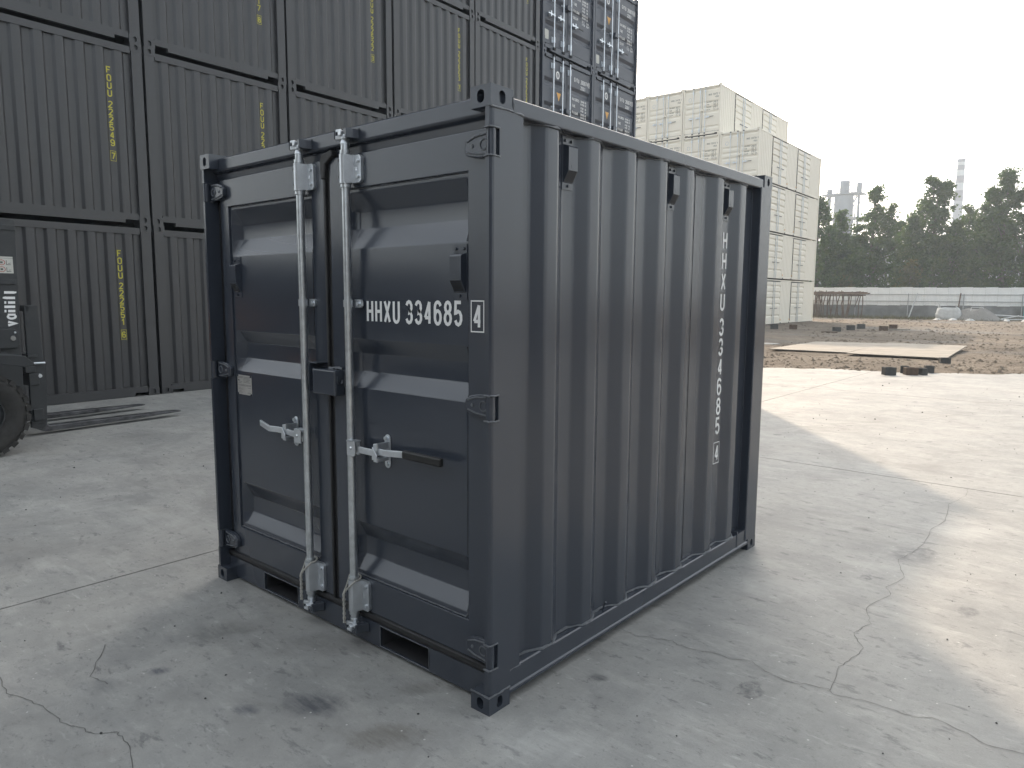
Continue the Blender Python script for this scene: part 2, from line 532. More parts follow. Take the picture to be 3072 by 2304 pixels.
# concrete
def concrete_mat():
    m, nt, bs = newmat('weathered_concrete')
    c = coords(nt, world=True)
    big = noise(nt, c, 0.35, 6, 0.6, 0.6)
    mid = noise(nt, c, 1.7, 7, 0.62, 0.4)
    fine = noise(nt, c, 14.0, 6, 0.7)
    grain = noise(nt, c, 130.0, 3, 0.7)
    base = ramp(nt, big, [(0.30, (0.262, 0.265, 0.253)), (0.52, (0.315, 0.312, 0.297)), (0.72, (0.365, 0.355, 0.332))])
    m2 = ramp(nt, mid, [(0.30, (0.80, 0.81, 0.82)), (0.52, (1, 1, 1)), (0.75, (1.0, 0.99, 0.97))])
    col = mixc(nt, 1.0, base, m2, 'MULTIPLY')
    m3_ = ramp(nt, fine, [(0.25, (0.84, 0.84, 0.84)), (0.55, (1, 1, 1)), (0.85, (1.0, 1.0, 1.0))])
    col = mixc(nt, 0.8, col, m3_, 'MULTIPLY')
    g3 = ramp(nt, grain, [(0.35, (0.86, 0.86, 0.86)), (0.65, (1, 1, 1))])
    col = mixc(nt, 0.7, col, g3, 'MULTIPLY')
    # swept streaks
    st = noise(nt, coords(nt, (0.5, 7.0, 1), (0, 0, math.radians(32)), True), 1.1, 6, 0.65)
    sf = ramp(nt, st, [(0.53, (0, 0, 0)), (0.78, (1, 1, 1))])
    col = mixc(nt, N_mul(nt, sf, 0.35), col, (0.175, 0.178, 0.178))
    st2 = noise(nt, coords(nt, (6.0, 0.5, 1), (0, 0, math.radians(-12)), True), 1.3, 6, 0.65)
    sf2 = ramp(nt, st2, [(0.56, (0, 0, 0)), (0.8, (1, 1, 1))])
    col = mixc(nt, N_mul(nt, sf2, 0.35), col, (0.40, 0.40, 0.385))
    # oil blots: round spots of two sizes, broken up by noise
    for sc_, rad, amt, gate, dark in ((1.15, 0.085, 0.62, 0.60, (0.075, 0.078, 0.088)), (3.1, 0.10, 0.70, 0.66, (0.052, 0.055, 0.064))):
        vo = nt.nodes.new('ShaderNodeTexVoronoi')
        vo.inputs['Scale'].default_value = sc_
        wob = noise(nt, c, sc_*4.5, 4, 0.7)
        vadd = nt.nodes.new('ShaderNodeVectorMath'); vadd.operation = 'MULTIPLY_ADD'
        cb = nt.nodes.new('ShaderNodeCombineXYZ')
        nt.links.new(wob, cb.inputs[0]); nt.links.new(wob, cb.inputs[1])
        nt.links.new(cb.outputs[0], vadd.inputs[0])
        vadd.inputs[1].default_value = (0.34/sc_, 0.22/sc_, 0)
        nt.links.new(coords(nt, (1.0, 0.62+0.1*sc_**0.3, 1), (0, 0, 0.5+sc_*1.7), True), vadd.inputs[2])
        nt.links.new(vadd.outputs[0], vo.inputs['Vector'])
        sep = nt.nodes.new('ShaderNodeSeparateColor')
        nt.links.new(vo.outputs['Color'], sep.inputs[0])
        # random radius per cell, only some cells
        rr = N(nt, 'ShaderNodeMath', operation='MULTIPLY'); nt.links.new(sep.outputs[0], rr.inputs[0]); rr.inputs[1].default_value = rad*2
        lt = N(nt, 'ShaderNodeMath', operation='SUBTRACT'); nt.links.new(rr.outputs[0], lt.inputs[0]); nt.links.new(vo.outputs['Distance'], lt.inputs[1])
        sm = N(nt, 'ShaderNodeMapRange'); nt.links.new(lt.outputs[0], sm.inputs[0]); sm.inputs[1].default_value = 0.0; sm.inputs[2].default_value = 0.03
        gt = N(nt, 'ShaderNodeMath', operation='GREATER_THAN'); nt.links.new(sep.outputs[1], gt.inputs[0]); gt.inputs[1].default_value = gate
        ml = N(nt, 'ShaderNodeMath', operation='MULTIPLY'); nt.links.new(sm.outputs[0], ml.inputs[0]); nt.links.new(gt.outputs[0], ml.inputs[1])
        brk = ramp(nt, noise(nt, c, sc_*9, 4, 0.7), [(0.35, (0, 0, 0)), (0.6, (1, 1, 1))])
        ml2 = N(nt, 'ShaderNodeMath', operation='MULTIPLY'); nt.links.new(ml.outputs[0], ml2.inputs[0]); nt.links.new(brk, ml2.inputs[1])
        col = mixc(nt, N_mul(nt, ml2.outputs[0], amt), col, dark)
    # irregular flecks and scuffs, dark and pale
    for (fs_c, st_, an_, lo, hi, am_, cl_) in ((5.0, 2.4, .75, .575, .63, .60, (.105, .107, .112)), (13.0, 1.8, 1.1, .585, .64, .55, (.10, .10, .102)), (34.0, 1.3, .4, .585, .65, .45, (.095, .095, .095)), (7.0, 3.5, 2.2, .58, .66, .45, (.44, .44, .42)), (2.2, 1.5, .3, .52, .64, .45, (.185, .187, .185)), (1.6, 2.8, 1.9, .53, .66, .40, (.42, .415, .39)), (0.8, 1.2, .9, .50, .62, .35, (.21, .205, .195))):
        fn_ = noise(nt, coords(nt, (1, st_, 1), (0, 0, an_), True), fs_c, 9, .74, .25)
        col = mixc(nt, N_mul(nt, ramp(nt, fn_, [(lo, (0, 0, 0)), (hi, (1, 1, 1))]), am_), col, cl_)
    # broad dark work stains and pale flecks
    stn = noise(nt, c, 0.75, 5, 0.7, 1.2)
    col = mixc(nt, N_mul(nt, ramp(nt, stn, [(0.50, (0, 0, 0)), (0.72, (1, 1, 1))]), 0.60), col, (0.145, 0.142, 0.136))
    brkn = noise(nt, c, 9.0, 6, 0.75, 0.8)
    brk2 = noise(nt, coords(nt, (3.0, 22.0, 1), (0, 0, 0.9), True), 1.6, 5, 0.7)
    for (sx_, sy_, rx_, ry_, an_, am_, cl_) in ((-0.57, -0.38, .13, .085, .6, .85, (.055, .058, .07)), (-0.20, -0.34, .15, .085, .8, .65, (.11, .098, .082)), (-1.40, -.33, .16, .10, .9, .5, (.09, .092, .09)),
            (-1.30, -.86, .085, .055, .4, .6, (.10, .105, .11)), (-1.25, -.66, .05, .035, .7, .75, (.06, .065, .085)), (-.72, -.57, .055, .035, .5, .8, (.05, .055, .075)), (-.33, -.02, .12, .05, .9, .5, (.085, .078, .07)),
            (.27, .0, .20, .10, .75, .45, (.43, .43, .41)), (-.20, .09, .13, .03, .85, .6, (.08, .075, .07)), (.95, 3.70, .24, .20, .2, .6, (.46, .455, .43)), (.43, 3.29, .075, .05, .3, .7, (.10, .10, .10)), (.40, 1.95, .30, .14, .6, .4, (.42, .415, .40)),
            (-1.9, -.45, .35, .10, 1.1, .35, (.40, .40, .385)), (-.95, -.10, .45, .12, .75, .35, (.13, .125, .12)), (-3.6, 1.2, .9, .12, .35, .45, (.16, .16, .16)), (-4.4, 2.4, 1.1, .10, .3, .45, (.17, .17, .17)), (.15, .50, .05, .03, .6, .8, (.07, .07, .075)), (-3.2, .3, .5, .2, .4, .4, (.42, .415, .39))):
        mp = nt.nodes.new('ShaderNodeMapping'); mp.vector_type = 'TEXTURE'
        mp.inputs['Location'].default_value = (sx_, sy_, 0); mp.inputs['Rotation'].default_value = (0, 0, an_); mp.inputs['Scale'].default_value = (rx_, ry_, 1)
        gp_ = nt.nodes.new('ShaderNodeNewGeometry'); nt.links.new(gp_.outputs['Position'], mp.inputs[0])
        ln = nt.nodes.new('ShaderNodeVectorMath'); ln.operation = 'LENGTH'; nt.links.new(mp.outputs[0], ln.inputs[0])
        ad_ = N(nt, 'ShaderNodeMath', operation='MULTIPLY_ADD'); nt.links.new(brkn, ad_.inputs[0]); ad_.inputs[1].default_value = 1.5; nt.links.new(ln.outputs['Value'], ad_.inputs[2])
        mr = N(nt, 'ShaderNodeMapRange'); nt.links.new(ad_.outputs[0], mr.inputs[0]); mr.inputs[1].default_value = 1.95; mr.inputs[2].default_value = 1.15; mr.inputs[3].default_value = 0.0; mr.inputs[4].default_value = 1.0
        tx = N(nt, 'ShaderNodeMapRange'); nt.links.new(brk2, tx.inputs[0]); tx.inputs[1].default_value = .35; tx.inputs[2].default_value = .62; tx.inputs[3].default_value = .35
        pm_ = N(nt, 'ShaderNodeMath', operation='MULTIPLY'); nt.links.new(mr.outputs[0], pm_.inputs[0]); nt.links.new(tx.outputs[0], pm_.inputs[1])
        col = mixc(nt, N_mul(nt, pm_.outputs[0], am_), col, cl_)
    wf = nt.nodes.new('ShaderNodeTexVoronoi'); wf.inputs['Scale'].default_value = 26.0
    nt.links.new(c, wf.inputs['Vector'])
    wsep = nt.nodes.new('ShaderNodeSeparateColor'); nt.links.new(wf.outputs['Color'], wsep.inputs[0])
    wl = N(nt, 'ShaderNodeMath', operation='LESS_THAN'); nt.links.new(wf.outputs['Distance'], wl.inputs[0]); wl.inputs[1].default_value = 0.10
    wg = N(nt, 'ShaderNodeMath', operation='GREATER_THAN'); nt.links.new(wsep.outputs[2], wg.inputs[0]); wg.inputs[1].default_value = 0.985
    wm = N(nt, 'ShaderNodeMath', operation='MULTIPLY'); nt.links.new(wl.outputs[0], wm.inputs[0]); nt.links.new(wg.outputs[0], wm.inputs[1])
    col = mixc(nt, N_mul(nt, wm.outputs[0], 0.8), col, (0.50, 0.49, 0.47))
    nt.links.new(col, bs.inputs['Base Color'])
    bs.inputs['Roughness'].default_value = 0.62
    bs.inputs['Specular IOR Level'].default_value = 0.35
    hsum = N(nt, 'ShaderNodeMath', operation='MULTIPLY_ADD')
    nt.links.new(fine, hsum.inputs[0]); hsum.inputs[1].default_value = 1.6
    nt.links.new(grain, hsum.inputs[2])
    bump(nt, bs, hsum.outputs[0], 0.22, 0.004)
    return m

def N_mul(nt, s, k):
    n = nt.nodes.new('ShaderNodeMath'); n.operation = 'MULTIPLY'
    nt.links.new(s, n.inputs[0]); n.inputs[1].default_value = k
    return n.outputs[0]

M['concrete'] = concrete_mat()
M['joint'] = simple('joint_filler', (0.035, 0.033, 0.03), 0.9)
M['crackfill'] = simple('crack_shadow', (0.10, 0.097, 0.092), 0.95)

def dirt_mat():
    m, nt, bs = newmat('bare_earth')
    c = coords(nt, world=True)
    a = noise(nt, c, 0.22, 6, 0.65, 0.5)
    b = noise(nt, c, 2.4, 8, 0.72, 0.3)
    f = noise(nt, c, 18.0, 6, 0.75)
    col = ramp(nt, a, [(0.3, (0.135, 0.112, 0.088)), (0.5, (0.205, 0.171, 0.135)), (0.7, (0.275, 0.235, 0.188))])
    col = mixc(nt, 1.0, col, ramp(nt, b, [(0.3, (0.55, 0.55, 0.56)), (0.55, (1, 1, 1)), (0.8, (1.0, 0.98, 0.95))]), 'MULTIPLY')
    col = mixc(nt, 0.8, col, ramp(nt, f, [(0.3, (0.6, 0.6, 0.6)), (0.6, (1, 1, 1))]), 'MULTIPLY')
    gy = noise(nt, coords(nt, (0.5, 1, 1), world=True), 0.16, 4, 0.6)
    col = mixc(nt, N_mul(nt, ramp(nt, gy, [(0.52, (0, 0, 0)), (0.66, (1, 1, 1))]), 0.6), col, (0.165, 0.167, 0.167))
    nt.links.new(col, bs.inputs['Base Color'])
    bs.inputs['Roughness'].default_value = 0.95
    bs.inputs['Specular IOR Level'].default_value = 0.15
    h = N(nt, 'ShaderNodeMath', operation='MULTIPLY_ADD')
    nt.links.new(b, h.inputs[0]); h.inputs[1].default_value = 3.0; nt.links.new(f, h.inputs[2])
    bump(nt, bs, h.outputs[0], 0.7, 0.05)
    return m
M['dirt'] = dirt_mat()

# far ground to the horizon
g = MB(); g.add([(-440, -300, -0.6), (380, -300, -0.6), (380, 520, -0.6), (-440, 520, -0.6)], [(0, 1, 2, 3)])
structure(g.build('ground', 'dirt'))

# concrete yard: a filler bed with slabs laid on it
YX = [-27.44, -22.44, -17.44, -12.44, -7.44, -2.44, 2.56, 7.56, 12.56, 17.56]
YY = [-25.0, -19.0, -13.0, -7.0, -2.6, 5.0, 11.0, 17.0, 23.0]
bed = MB(); bed.prism([(YX[0], YY[0]), (YX[-1], YY[0]), (YX[-1], 17.0), (-7.44, 17.0), (-7.44, 23.0), (YX[0], 23.0)], 'z', -0.45, -0.05)
yard = structure(bed.build('concrete_yard', 'joint'))
for i in range(len(YX)-1):
    for j in range(len(YY)-1):
        x0, x1, y0, y1 = YX[i], YX[i+1], YY[j], YY[j+1]
        if y0 >= 16.9 and x1 > -7.4:
            continue
        s = MB(); e = 0.004
        k = 10
        # slightly ragged edges
        rr = random.Random(i*31+j)
        def rag(a, b, n):
            return [a + (b-a)*t/n for t in range(n)]
        P = []
        for t in rag(x0+e, x1-e, k): P.append((t, y0+e+rr.uniform(0, .004)))
        for t in rag(y0+e, y1-e, k): P.append((x1-e-rr.uniform(0, .004), t))
        for t in rag(x1-e, x0+e, k): P.append((t, y1-e-rr.uniform(0, .004)))
        for t in rag(y1-e, y0+e, k): P.append((x0+e+rr.uniform(0, .004), t))
        s.prism(P, 'z', -0.2, 0.0)
        s.build('slab', 'concrete', yard)

# cracks: thin dark grooves lying on the slabs
def crack(pts, w, seed, sub=5):
    rr = random.Random(seed)
    P = []
    for a, b in zip(pts, pts[1:]):
        for i in range(sub):
            t = i/sub
            P.append((a[0]+(b[0]-a[0])*t + rr.uniform(-1, 1)*0.006, a[1]+(b[1]-a[1])*t + rr.uniform(-1, 1)*0.006))
    P.append(pts[-1])
    m = MB(); vs_ = []
    for i, p in enumerate(P):
        a = P[max(0, i-1)]; b = P[min(len(P)-1, i+1)]
        d = Vector((b[0]-a[0], b[1]-a[1])).normalized()
        ww = w*rr.uniform(0.35, 1.0)/2
        vs_ += [(p[0]-d.y*ww, p[1]+d.x*ww, 0.0022), (p[0]+d.y*ww, p[1]-d.x*ww, 0.0022)]
    m.add(vs_, [(2*i, 2*i+1, 2*i+3, 2*i+2) for i in range(len(P)-1)])
    m.build('crack', 'crackfill', yard)
crack([(-0.02, 0.91), (0.04, 0.93), (0.07, 0.92), (0.16, 0.96), (0.23, 0.99), (0.26, 0.97), (0.34, 0.98), (0.43, 1.01), (0.49, 1.0), (0.57, 1.05), (0.65, 1.0), (0.76, 0.98), (0.81, 1.01), (0.89, 1.03), (0.92, 1.0), (0.99, 1.03), (1.06, 1.04), (1.16, 1.04), (1.21, 1.05), (1.25, 1.08), (1.3, 1.07), (1.36, 1.06), (1.43, 1.02), (1.5, 1.04), (1.7, 1.07), (2.5, 1.1)], 0.0032, 1, 3)
crack([(0.78, 4.98), (0.8, 4.74), (0.75, 4.37), (0.81, 3.87), (0.77, 3.61), (0.8, 3.23), (0.78, 2.99), (0.74, 2.81), (0.84, 2.53), (0.8, 2.31), (0.85, 2.21), (0.79, 1.96), (0.86, 1.77), (0.82, 1.62), (0.9, 1.49), (0.89, 1.33), (0.87, 1.25), (0.9, 1.03)], 0.0028, 2)
crack([(-2.4, -1.15), (-2.0, -1.1), (-1.68, -1.11), (-1.52, -1.12), (-1.41, -1.09), (-1.32, -1.06), (-1.23, -1.06), (-1.13, -1.05), (-1.07, -1.02), (-1.0, -1.01), (-0.94, -0.95), (-0.89, -0.94), (-0.78, -0.96), (-0.69, -0.99), (-0.4, -1.0), (0.1, -1.1)], 0.0034, 3, 4)
crack([(-1.3, 6.92), (-0.9, 7.6), (-0.28, 8.66), (0.26, 10.1), (0.9, 11.6)], 0.006, 4, 6)
crack([(-1.66, -0.72), (-1.42, -0.86), (-1.3, -0.84)], 0.004, 5, 5)

# bare earth beyond the slabs
def hsh(a, b):
    return math.sin(a*12.9898+b*78.233)*43758.5453 % 1.0
def vnoise(x, y):
    xi, yi = math.floor(x), math.floor(y); fx_, fy_ = x-xi, y-yi
    fx_ = fx_*fx_*(3-2*fx_); fy_ = fy_*fy_*(3-2*fy_)
    return (hsh(xi, yi)*(1-fx_)+hsh(xi+1, yi)*fx_)*(1-fy_) + (hsh(xi, yi+1)*(1-fx_)+hsh(xi+1, yi+1)*fx_)*fy_
def fbm(x, y, o=4):
    s = 0; a = 0.5
    for k in range(o):
        s += a*vnoise(x, y); x = x*2.03+7.1; y = y*2.03+3.7; a *= 0.5
    return s
def dirt_z(x, y):
    d = y - yedge(x)
    cover = min(1.0, max(-1.0, d/1.2))
    am = min(1, max(0.25, d/8))
    z = terrain(x, y) + ((fbm(x*1.6, y*1.6)-0.47)*0.10 + (fbm(x*0.35+9, y*0.35)-0.47)*0.12)*am
    edge = min(1.0, max(0.0, d/0.9))
    z += 0.055*edge*min(1.0, max(0.0, (9-d)/4)) - 0.008 + (fbm(x*2.5, y*2.5)-0.47)*0.05*(1-edge)
    if d < 0:
        z += d*0.06
    return z
dm = MB()
us = np.concatenate([np.linspace(-46, -13, 60), np.linspace(-12.6, 8, 190), np.linspace(8.4, 45, 60)])
ts = np.concatenate([np.linspace(-0.9, 6, 90), np.linspace(6.15, 16, 70), np.linspace(16.4, 75, 110)])
for t in ts:
    for x in us:
        y = yedge(x)+t
        dm.v.append((float(x), float(y), dirt_z(x, y)))
nu = len(us)
for j in range(len(ts)-1):
    for i in range(nu-1):
        a = j*nu+i
        dm.f.append((a, a+1, a+nu+1, a+nu))
structure(dm.build('earth_lot', 'dirt', smooth=80, fix=False))

# ================================================================== THE SMALL CONTAINER IN FRONT
W, L, H = 2.026375, 2.482632, 2.26
def X(a): return a - W
main = thing('shipping_container', 'small anthracite container with two doors, marked HHXU 334685, standing alone in front', 'container')
B = 0.0035

# corner castings  (0.092 x 0.115 x 0.07)
for ix, fx in ((0, -1), (1, 1)):
    for iy, fy in ((0, -1), (1, 1)):
        for z in (0.0, H-0.072):
            m = casting(0.094, 0.116, 0.072, fx, fy, depth=0.040)
            x = X(0) if ix == 0 else -0.094
            y = 0 if iy == 0 else L-0.116
            m.xf(Matrix.Translation((x, y, z)))
            m.build('corner_casting', 'paint', main)
            d = MB()
# casting cavities are dark inside
HZ = [(0.176, 0.272), (1.110, 1.202), (2.026, 2.120)]
def post_profile(sx, cut):
    # sx=1 right post, x measured inward from outer face
    c = 0.010
    if not cut:
        p = [(0.028, 0.0025), (c, 0.0025), (0.003, c), (0.0, 0.018), (0.0, 0.171), (0.006, 0.175), (0.055, 0.175), (0.055, 0.165), (0.012, 0.155), (0.012, 0.10), (0.028, 0.10)]
    else:
        p = [(0.040, 0.045), (0.0, 0.045), (0.0, 0.171), (0.006, 0.175), (0.055, 0.175), (0.055, 0.165), (0.012, 0.155), (0.012, 0.10), (0.028, 0.10), (0.040, 0.06)]
    return [((-x) if sx > 0 else X(0)+x, y) for x, y in p]
for sx in (1, -1):
    m = MB()
    z = 0.07
    for (a, b) in HZ + [(H-0.07, None)]:
        m.prism(post_profile(sx, False), 'z', z, a)
        if b:
            m.prism(post_profile(sx, True), 'z', a, b)
            z = b
    m.build('corner_post', 'paint', main)
# rear posts: hat section with a recess beside the side wall
for sx in (1, -1):
    p = [(0.0, L-0.155), (0.0, L), (0.11, L), (0.11, L-0.03), (0.06, L-0.03), (0.06, L-0.16), (0.05, L-0.25), (0.012, L-0.25), (0.05, L-0.235), (0.05, L-0.165), (0.02, L-0.162)]
    p = [(0.003, L-0.157), (0.0, L-0.150), (0.0, L-0.001), (0.11, L-0.001), (0.11, L-0.03), (0.066, L-0.03), (0.066, L-0.262), (0.052, L-0.262), (0.052, L-0.157)]
    MB().prism([((-x) if sx > 0 else X(0)+x, y) for x, y in p], 'z', 0.07, H-0.07).build('corner_post', 'paint', main, bevel=0.003)

# door header and rear header
hp = [(0.050, 2.238), (0.050, 2.182), (0.054, 2.176), (0.072, 2.168), (0.076, 2.136), (0.115, 2.132), (0.115, 2.246), (0.060, 2.246)]
MB().prism(hp, 'x', X(0.013), X(W-0.013)).build('door_header', 'paint', main, bevel=0.004)
MB().box(X(0.06), X(W-0.06), L-0.06, L-0.004, 2.17, 2.236).build('rear_header', 'paint', main, bevel=0.003)
# top side rails
for a, b in ((-0.060, -0.004), (X(0)+0.004, X(0)+0.060)):
    MB().box(a, b, 0.112, L-0.112, 2.180, 2.236).build('top_rail', 'paint', main, bevel=0.006, segs=3)
# bottom side rails: web with a lip along its foot
for s in (1, -1):
    f = (lambda x: -x) if s > 0 else (lambda x: X(0)+x)
    p = [(0.012, 0.136), (0.006, 0.132), (0.006, 0.060), (0.0, 0.054), (0.0, 0.042), (0.030, 0.042), (0.030, 0.05), (0.012, 0.055), (0.012, 0.128), (0.068, 0.128), (0.068, 0.136)]
    MB().prism([(f(x), z) for x, z in p], 'y', 0.114, L-0.114).build('bottom_rail', 'paint', main, smooth=30)
# gusset where the rail meets the rear casting
m = MB(); m.box(-0.052, -0.003, L-0.275, L-0.262, 0.05, 0.155); m.box(-0.050, -0.004, L-0.262, L-0.116, 0.132, 0.140); m.build('rail_gusset', 'paint', main, bevel=0.002)

# sill with two fork pockets
PK = [(0.386, 0.697), (1.329, 1.640)]
m = MB()
xs = [0.016, PK[0][0], PK[0][1], PK[1][0], PK[1][1], W-0.016]
for i in (0, 2, 4):
    m.box(X(xs[i]), X(xs[i+1]), 0.056, 0.066, 0.016, 0.121)
for a, b in PK:
    m.box(X(a), X(b), 0.056, 0.066, 0.0165, 0.023); m.box(X(a), X(b), 0.056, 0.066, 0.115, 0.1205)
m.box(X(0.016), X(W-0.016), 0.066, 0.13, 0.1165, 0.1212)
m.build('door_sill', 'paint', main)
for a, b in PK:
    t = MB(); e = 0.0015
    for q in ((X(a)-.005, X(a)-e), (X(b)+e, X(b)+.005)):
        t.box(q[0], q[1], 0.0665, L-0.05, 0.017, 0.116)
    t.box(X(a)-e, X(b)+e, 0.0665, L-0.05, 0.0165, 0.0215); t.box(X(a)-e, X(b)+e, 0.0665, L-0.05, 0.1135, 0.1160)
    t.box(X(a)-e, X(b)+e, L-0.06, L-0.052, 0.022, 0.113)
    t.build('fork_pocket', 'stackpaint', main)
    # flame-cut burr round the opening
    bead([(X(a), 0.055, 0.023), (X(b), 0.055, 0.023), (X(b), 0.055, 0.115), (X(a), 0.055, 0.115), (X(a), 0.055, 0.023)], 0.0022, 11).build('cut_edge', 'weld', main)
# floor, roof, rear and left walls
MB().box(X(0.07), X(W-0.07), 0.13, L-0.06, 0.122, 0.15).build('floor', 'inside', main)
MB().box(X(0.05), X(W-0.05), 0.116, L-0.052, 2.205, 2.230).build('roof', 'paint', main)
MB().box(X(0.06), X(W-0.06), L-0.05, L-0.03, 0.05, 2.18).build('rear_panel', 'paint', main)

# corrugated side walls
crs = [0.397, 0.678, 0.959, 1.240, 1.508]
OD, ID = 0.013, 0.049
pr = [(ID, 0.165)]
pr += [(ID, 0.260)]
prev_inner = 0.260
for c in crs:
    pr += [(OD, c-0.070), (OD, c), (ID, c+0.066)]
    nx = (c + 0.281)
    if c != crs[-1]:
        nxt = crs[crs.index(c)+1]
        pr += [(ID, nxt-0.070-0.066)]
pr += [(ID, 1.855-0.076-0.066), (OD, 1.855-0.076), (OD, 1.855), (ID, 1.921), (ID, 2.003), (OD, 2.069), (OD, 2.146), (ID, 2.206), (ID, 2.232)]
prr = rounded(pr, 0.012, 4)
m = MB(); m.sheet([(-x, y) for x, y in prr], 'z', 0.137, 2.181)
m.build('side_panel', 'paint', main, smooth=60, fix=False)
m = MB(); m.sheet([(X(0)+x, y) for x, y in prr], 'z', 0.137, 2.181)
m.build('side_panel', 'paint', main, smooth=60, fix=False)
# welds along the side panel: head, foot, panel seam, posts
bead([(-x+0.003, y, 0.139) for x, y in pr], 0.0058, 3, step=0.02).build('weld_bead', 'weld', main, smooth=60)
bead([(-x+0.003, y, 2.178) for x, y in pr], 0.0045, 4, step=0.02, jit=0.7).build('weld_bead', 'weld', main, smooth=60)
bead([(-0.0485, 1.594, 0.15), (-0.0485, 1.594, 2.17)], 0.0016, 5, step=0.03).build('weld_bead', 'caulk', main)
bead([(0.001, 0.0, 2.187), (0.001, 0.116, 2.187)], 0.0045, 6).build('weld_bead', 'weld', main, smooth=60)
bead([(0.0, 0.116, 2.235), (0.0, 0.118, 2.19), (0.0, 0.17, 2.182)], 0.0055, 7, jit=0.6).build('weld_bead', 'weld', main, smooth=60)
bead([(-0.094, -0.001, 0.073), (0.001, -0.001, 0.073), (0.001, 0.116, 0.073)], 0.0035, 8).build('weld_bead', 'weld', main, smooth=60)
bead([(0.0005, 0.115, 0.136), (0.0005, 0.178, 0.136)], 0.003, 9).build('weld_bead', 'weld', main, smooth=60)
for k, (a, b) in enumerate(HZ):
    for z in (a, b):
        bead([(-0.03, 0.001, z), (-0.004, 0.001, z), (0.001, 0.006, z), (0.001, 0.045, z)], 0.0036, 20+k).build('weld_bead', 'weld', main, smooth=60)
# little tie-down lug on the bottom rail
m = MB(); m.tube([(-0.03, 0.80, 0.137), (-0.022, 0.797, 0.165), (-0.012, 0.795, 0.18)], 0.004, 8); m.build('lashing_lug', 'paint', main, smooth=50)

# ---- ventilators
def vent(mb_base, mb_body, mb_bolt, mb_grille, put, flip=1):
    w, h = 0.070, 0.206
    def BX(mb, u0, u1, v0, v1, d0, d1):
        P = [put(u, v, d) for d in (d0, d1) for (u, v) in ((u0, v0), (u1, v0), (u1, v1), (u0, v1))]
        mb.add(P, [(0, 3, 2, 1), (4, 5, 6, 7), (0, 1, 5, 4), (1, 2, 6, 5), (2, 3, 7, 6), (3, 0, 4, 7)])
    BX(mb_base, -w/2, w/2, -h, 0, 0.0, 0.003)
    # body: flat face, sloped louvre at its foot
    prof = [(0.003, -0.034), (0.026, -0.040), (0.030, -0.046), (0.030, -0.133), (0.006, -0.176), (0.003, -0.178)]
    n = len(prof)
    vs_ = [put(u, v, d) for u in (-0.030, 0.030) for d, v in prof]
    mb_body.add(vs_, [(i, (i+1) % n, n+(i+1) % n, n+i) for i in range(n)] + [tuple(range(n-1, -1, -1)), tuple(range(n, 2*n))])
    # maker's embossed tab
    BX(mb_body, -0.014, 0.014, -0.126, -0.112, 0.030, 0.0308)
    for i in range(6):
        for j in range(5):
            t0 = 0.08+i*0.15; t1 = t0+0.10
            u0 = -0.026+j*0.0107; u1 = u0+0.0072
            q = []
            for (u, t) in ((u0, t0), (u1, t0), (u1, t1), (u0, t1)):
                q.append(put(u, -0.133-0.043*t, 0.0312-0.024*t+0.0006))
            mb_grille.add(q, [(0, 1, 2, 3)])
    for (u, v) in ((-0.020, -0.018), (0.020, -0.018), (0.0, -0.190)):
        mb_bolt.append(MB().cyl(Vector(put(u, v, 0.002)), Vector(put(u, v, 0.010)), 0.0065, 0.0048, 8))
def add_vent(put):
    a, b, c, d = MB(), MB(), [], MB()
    vent(a, b, c, d, put)
    v = a.build('ventilator', 'paint', main, bevel=0.001)
    b.build('cowl', 'paint', v, bevel=0.003, segs=3)
    for q in c:
        q.build('bolt', 'paint', v)
    structure(d.build('louvre', 'hole', v), 'stuff')
for yv in (0.500, 1.343, 1.962):
    add_vent(lambda u, v, d, yv=yv: (-0.0485+d, yv+u, 2.174+v))

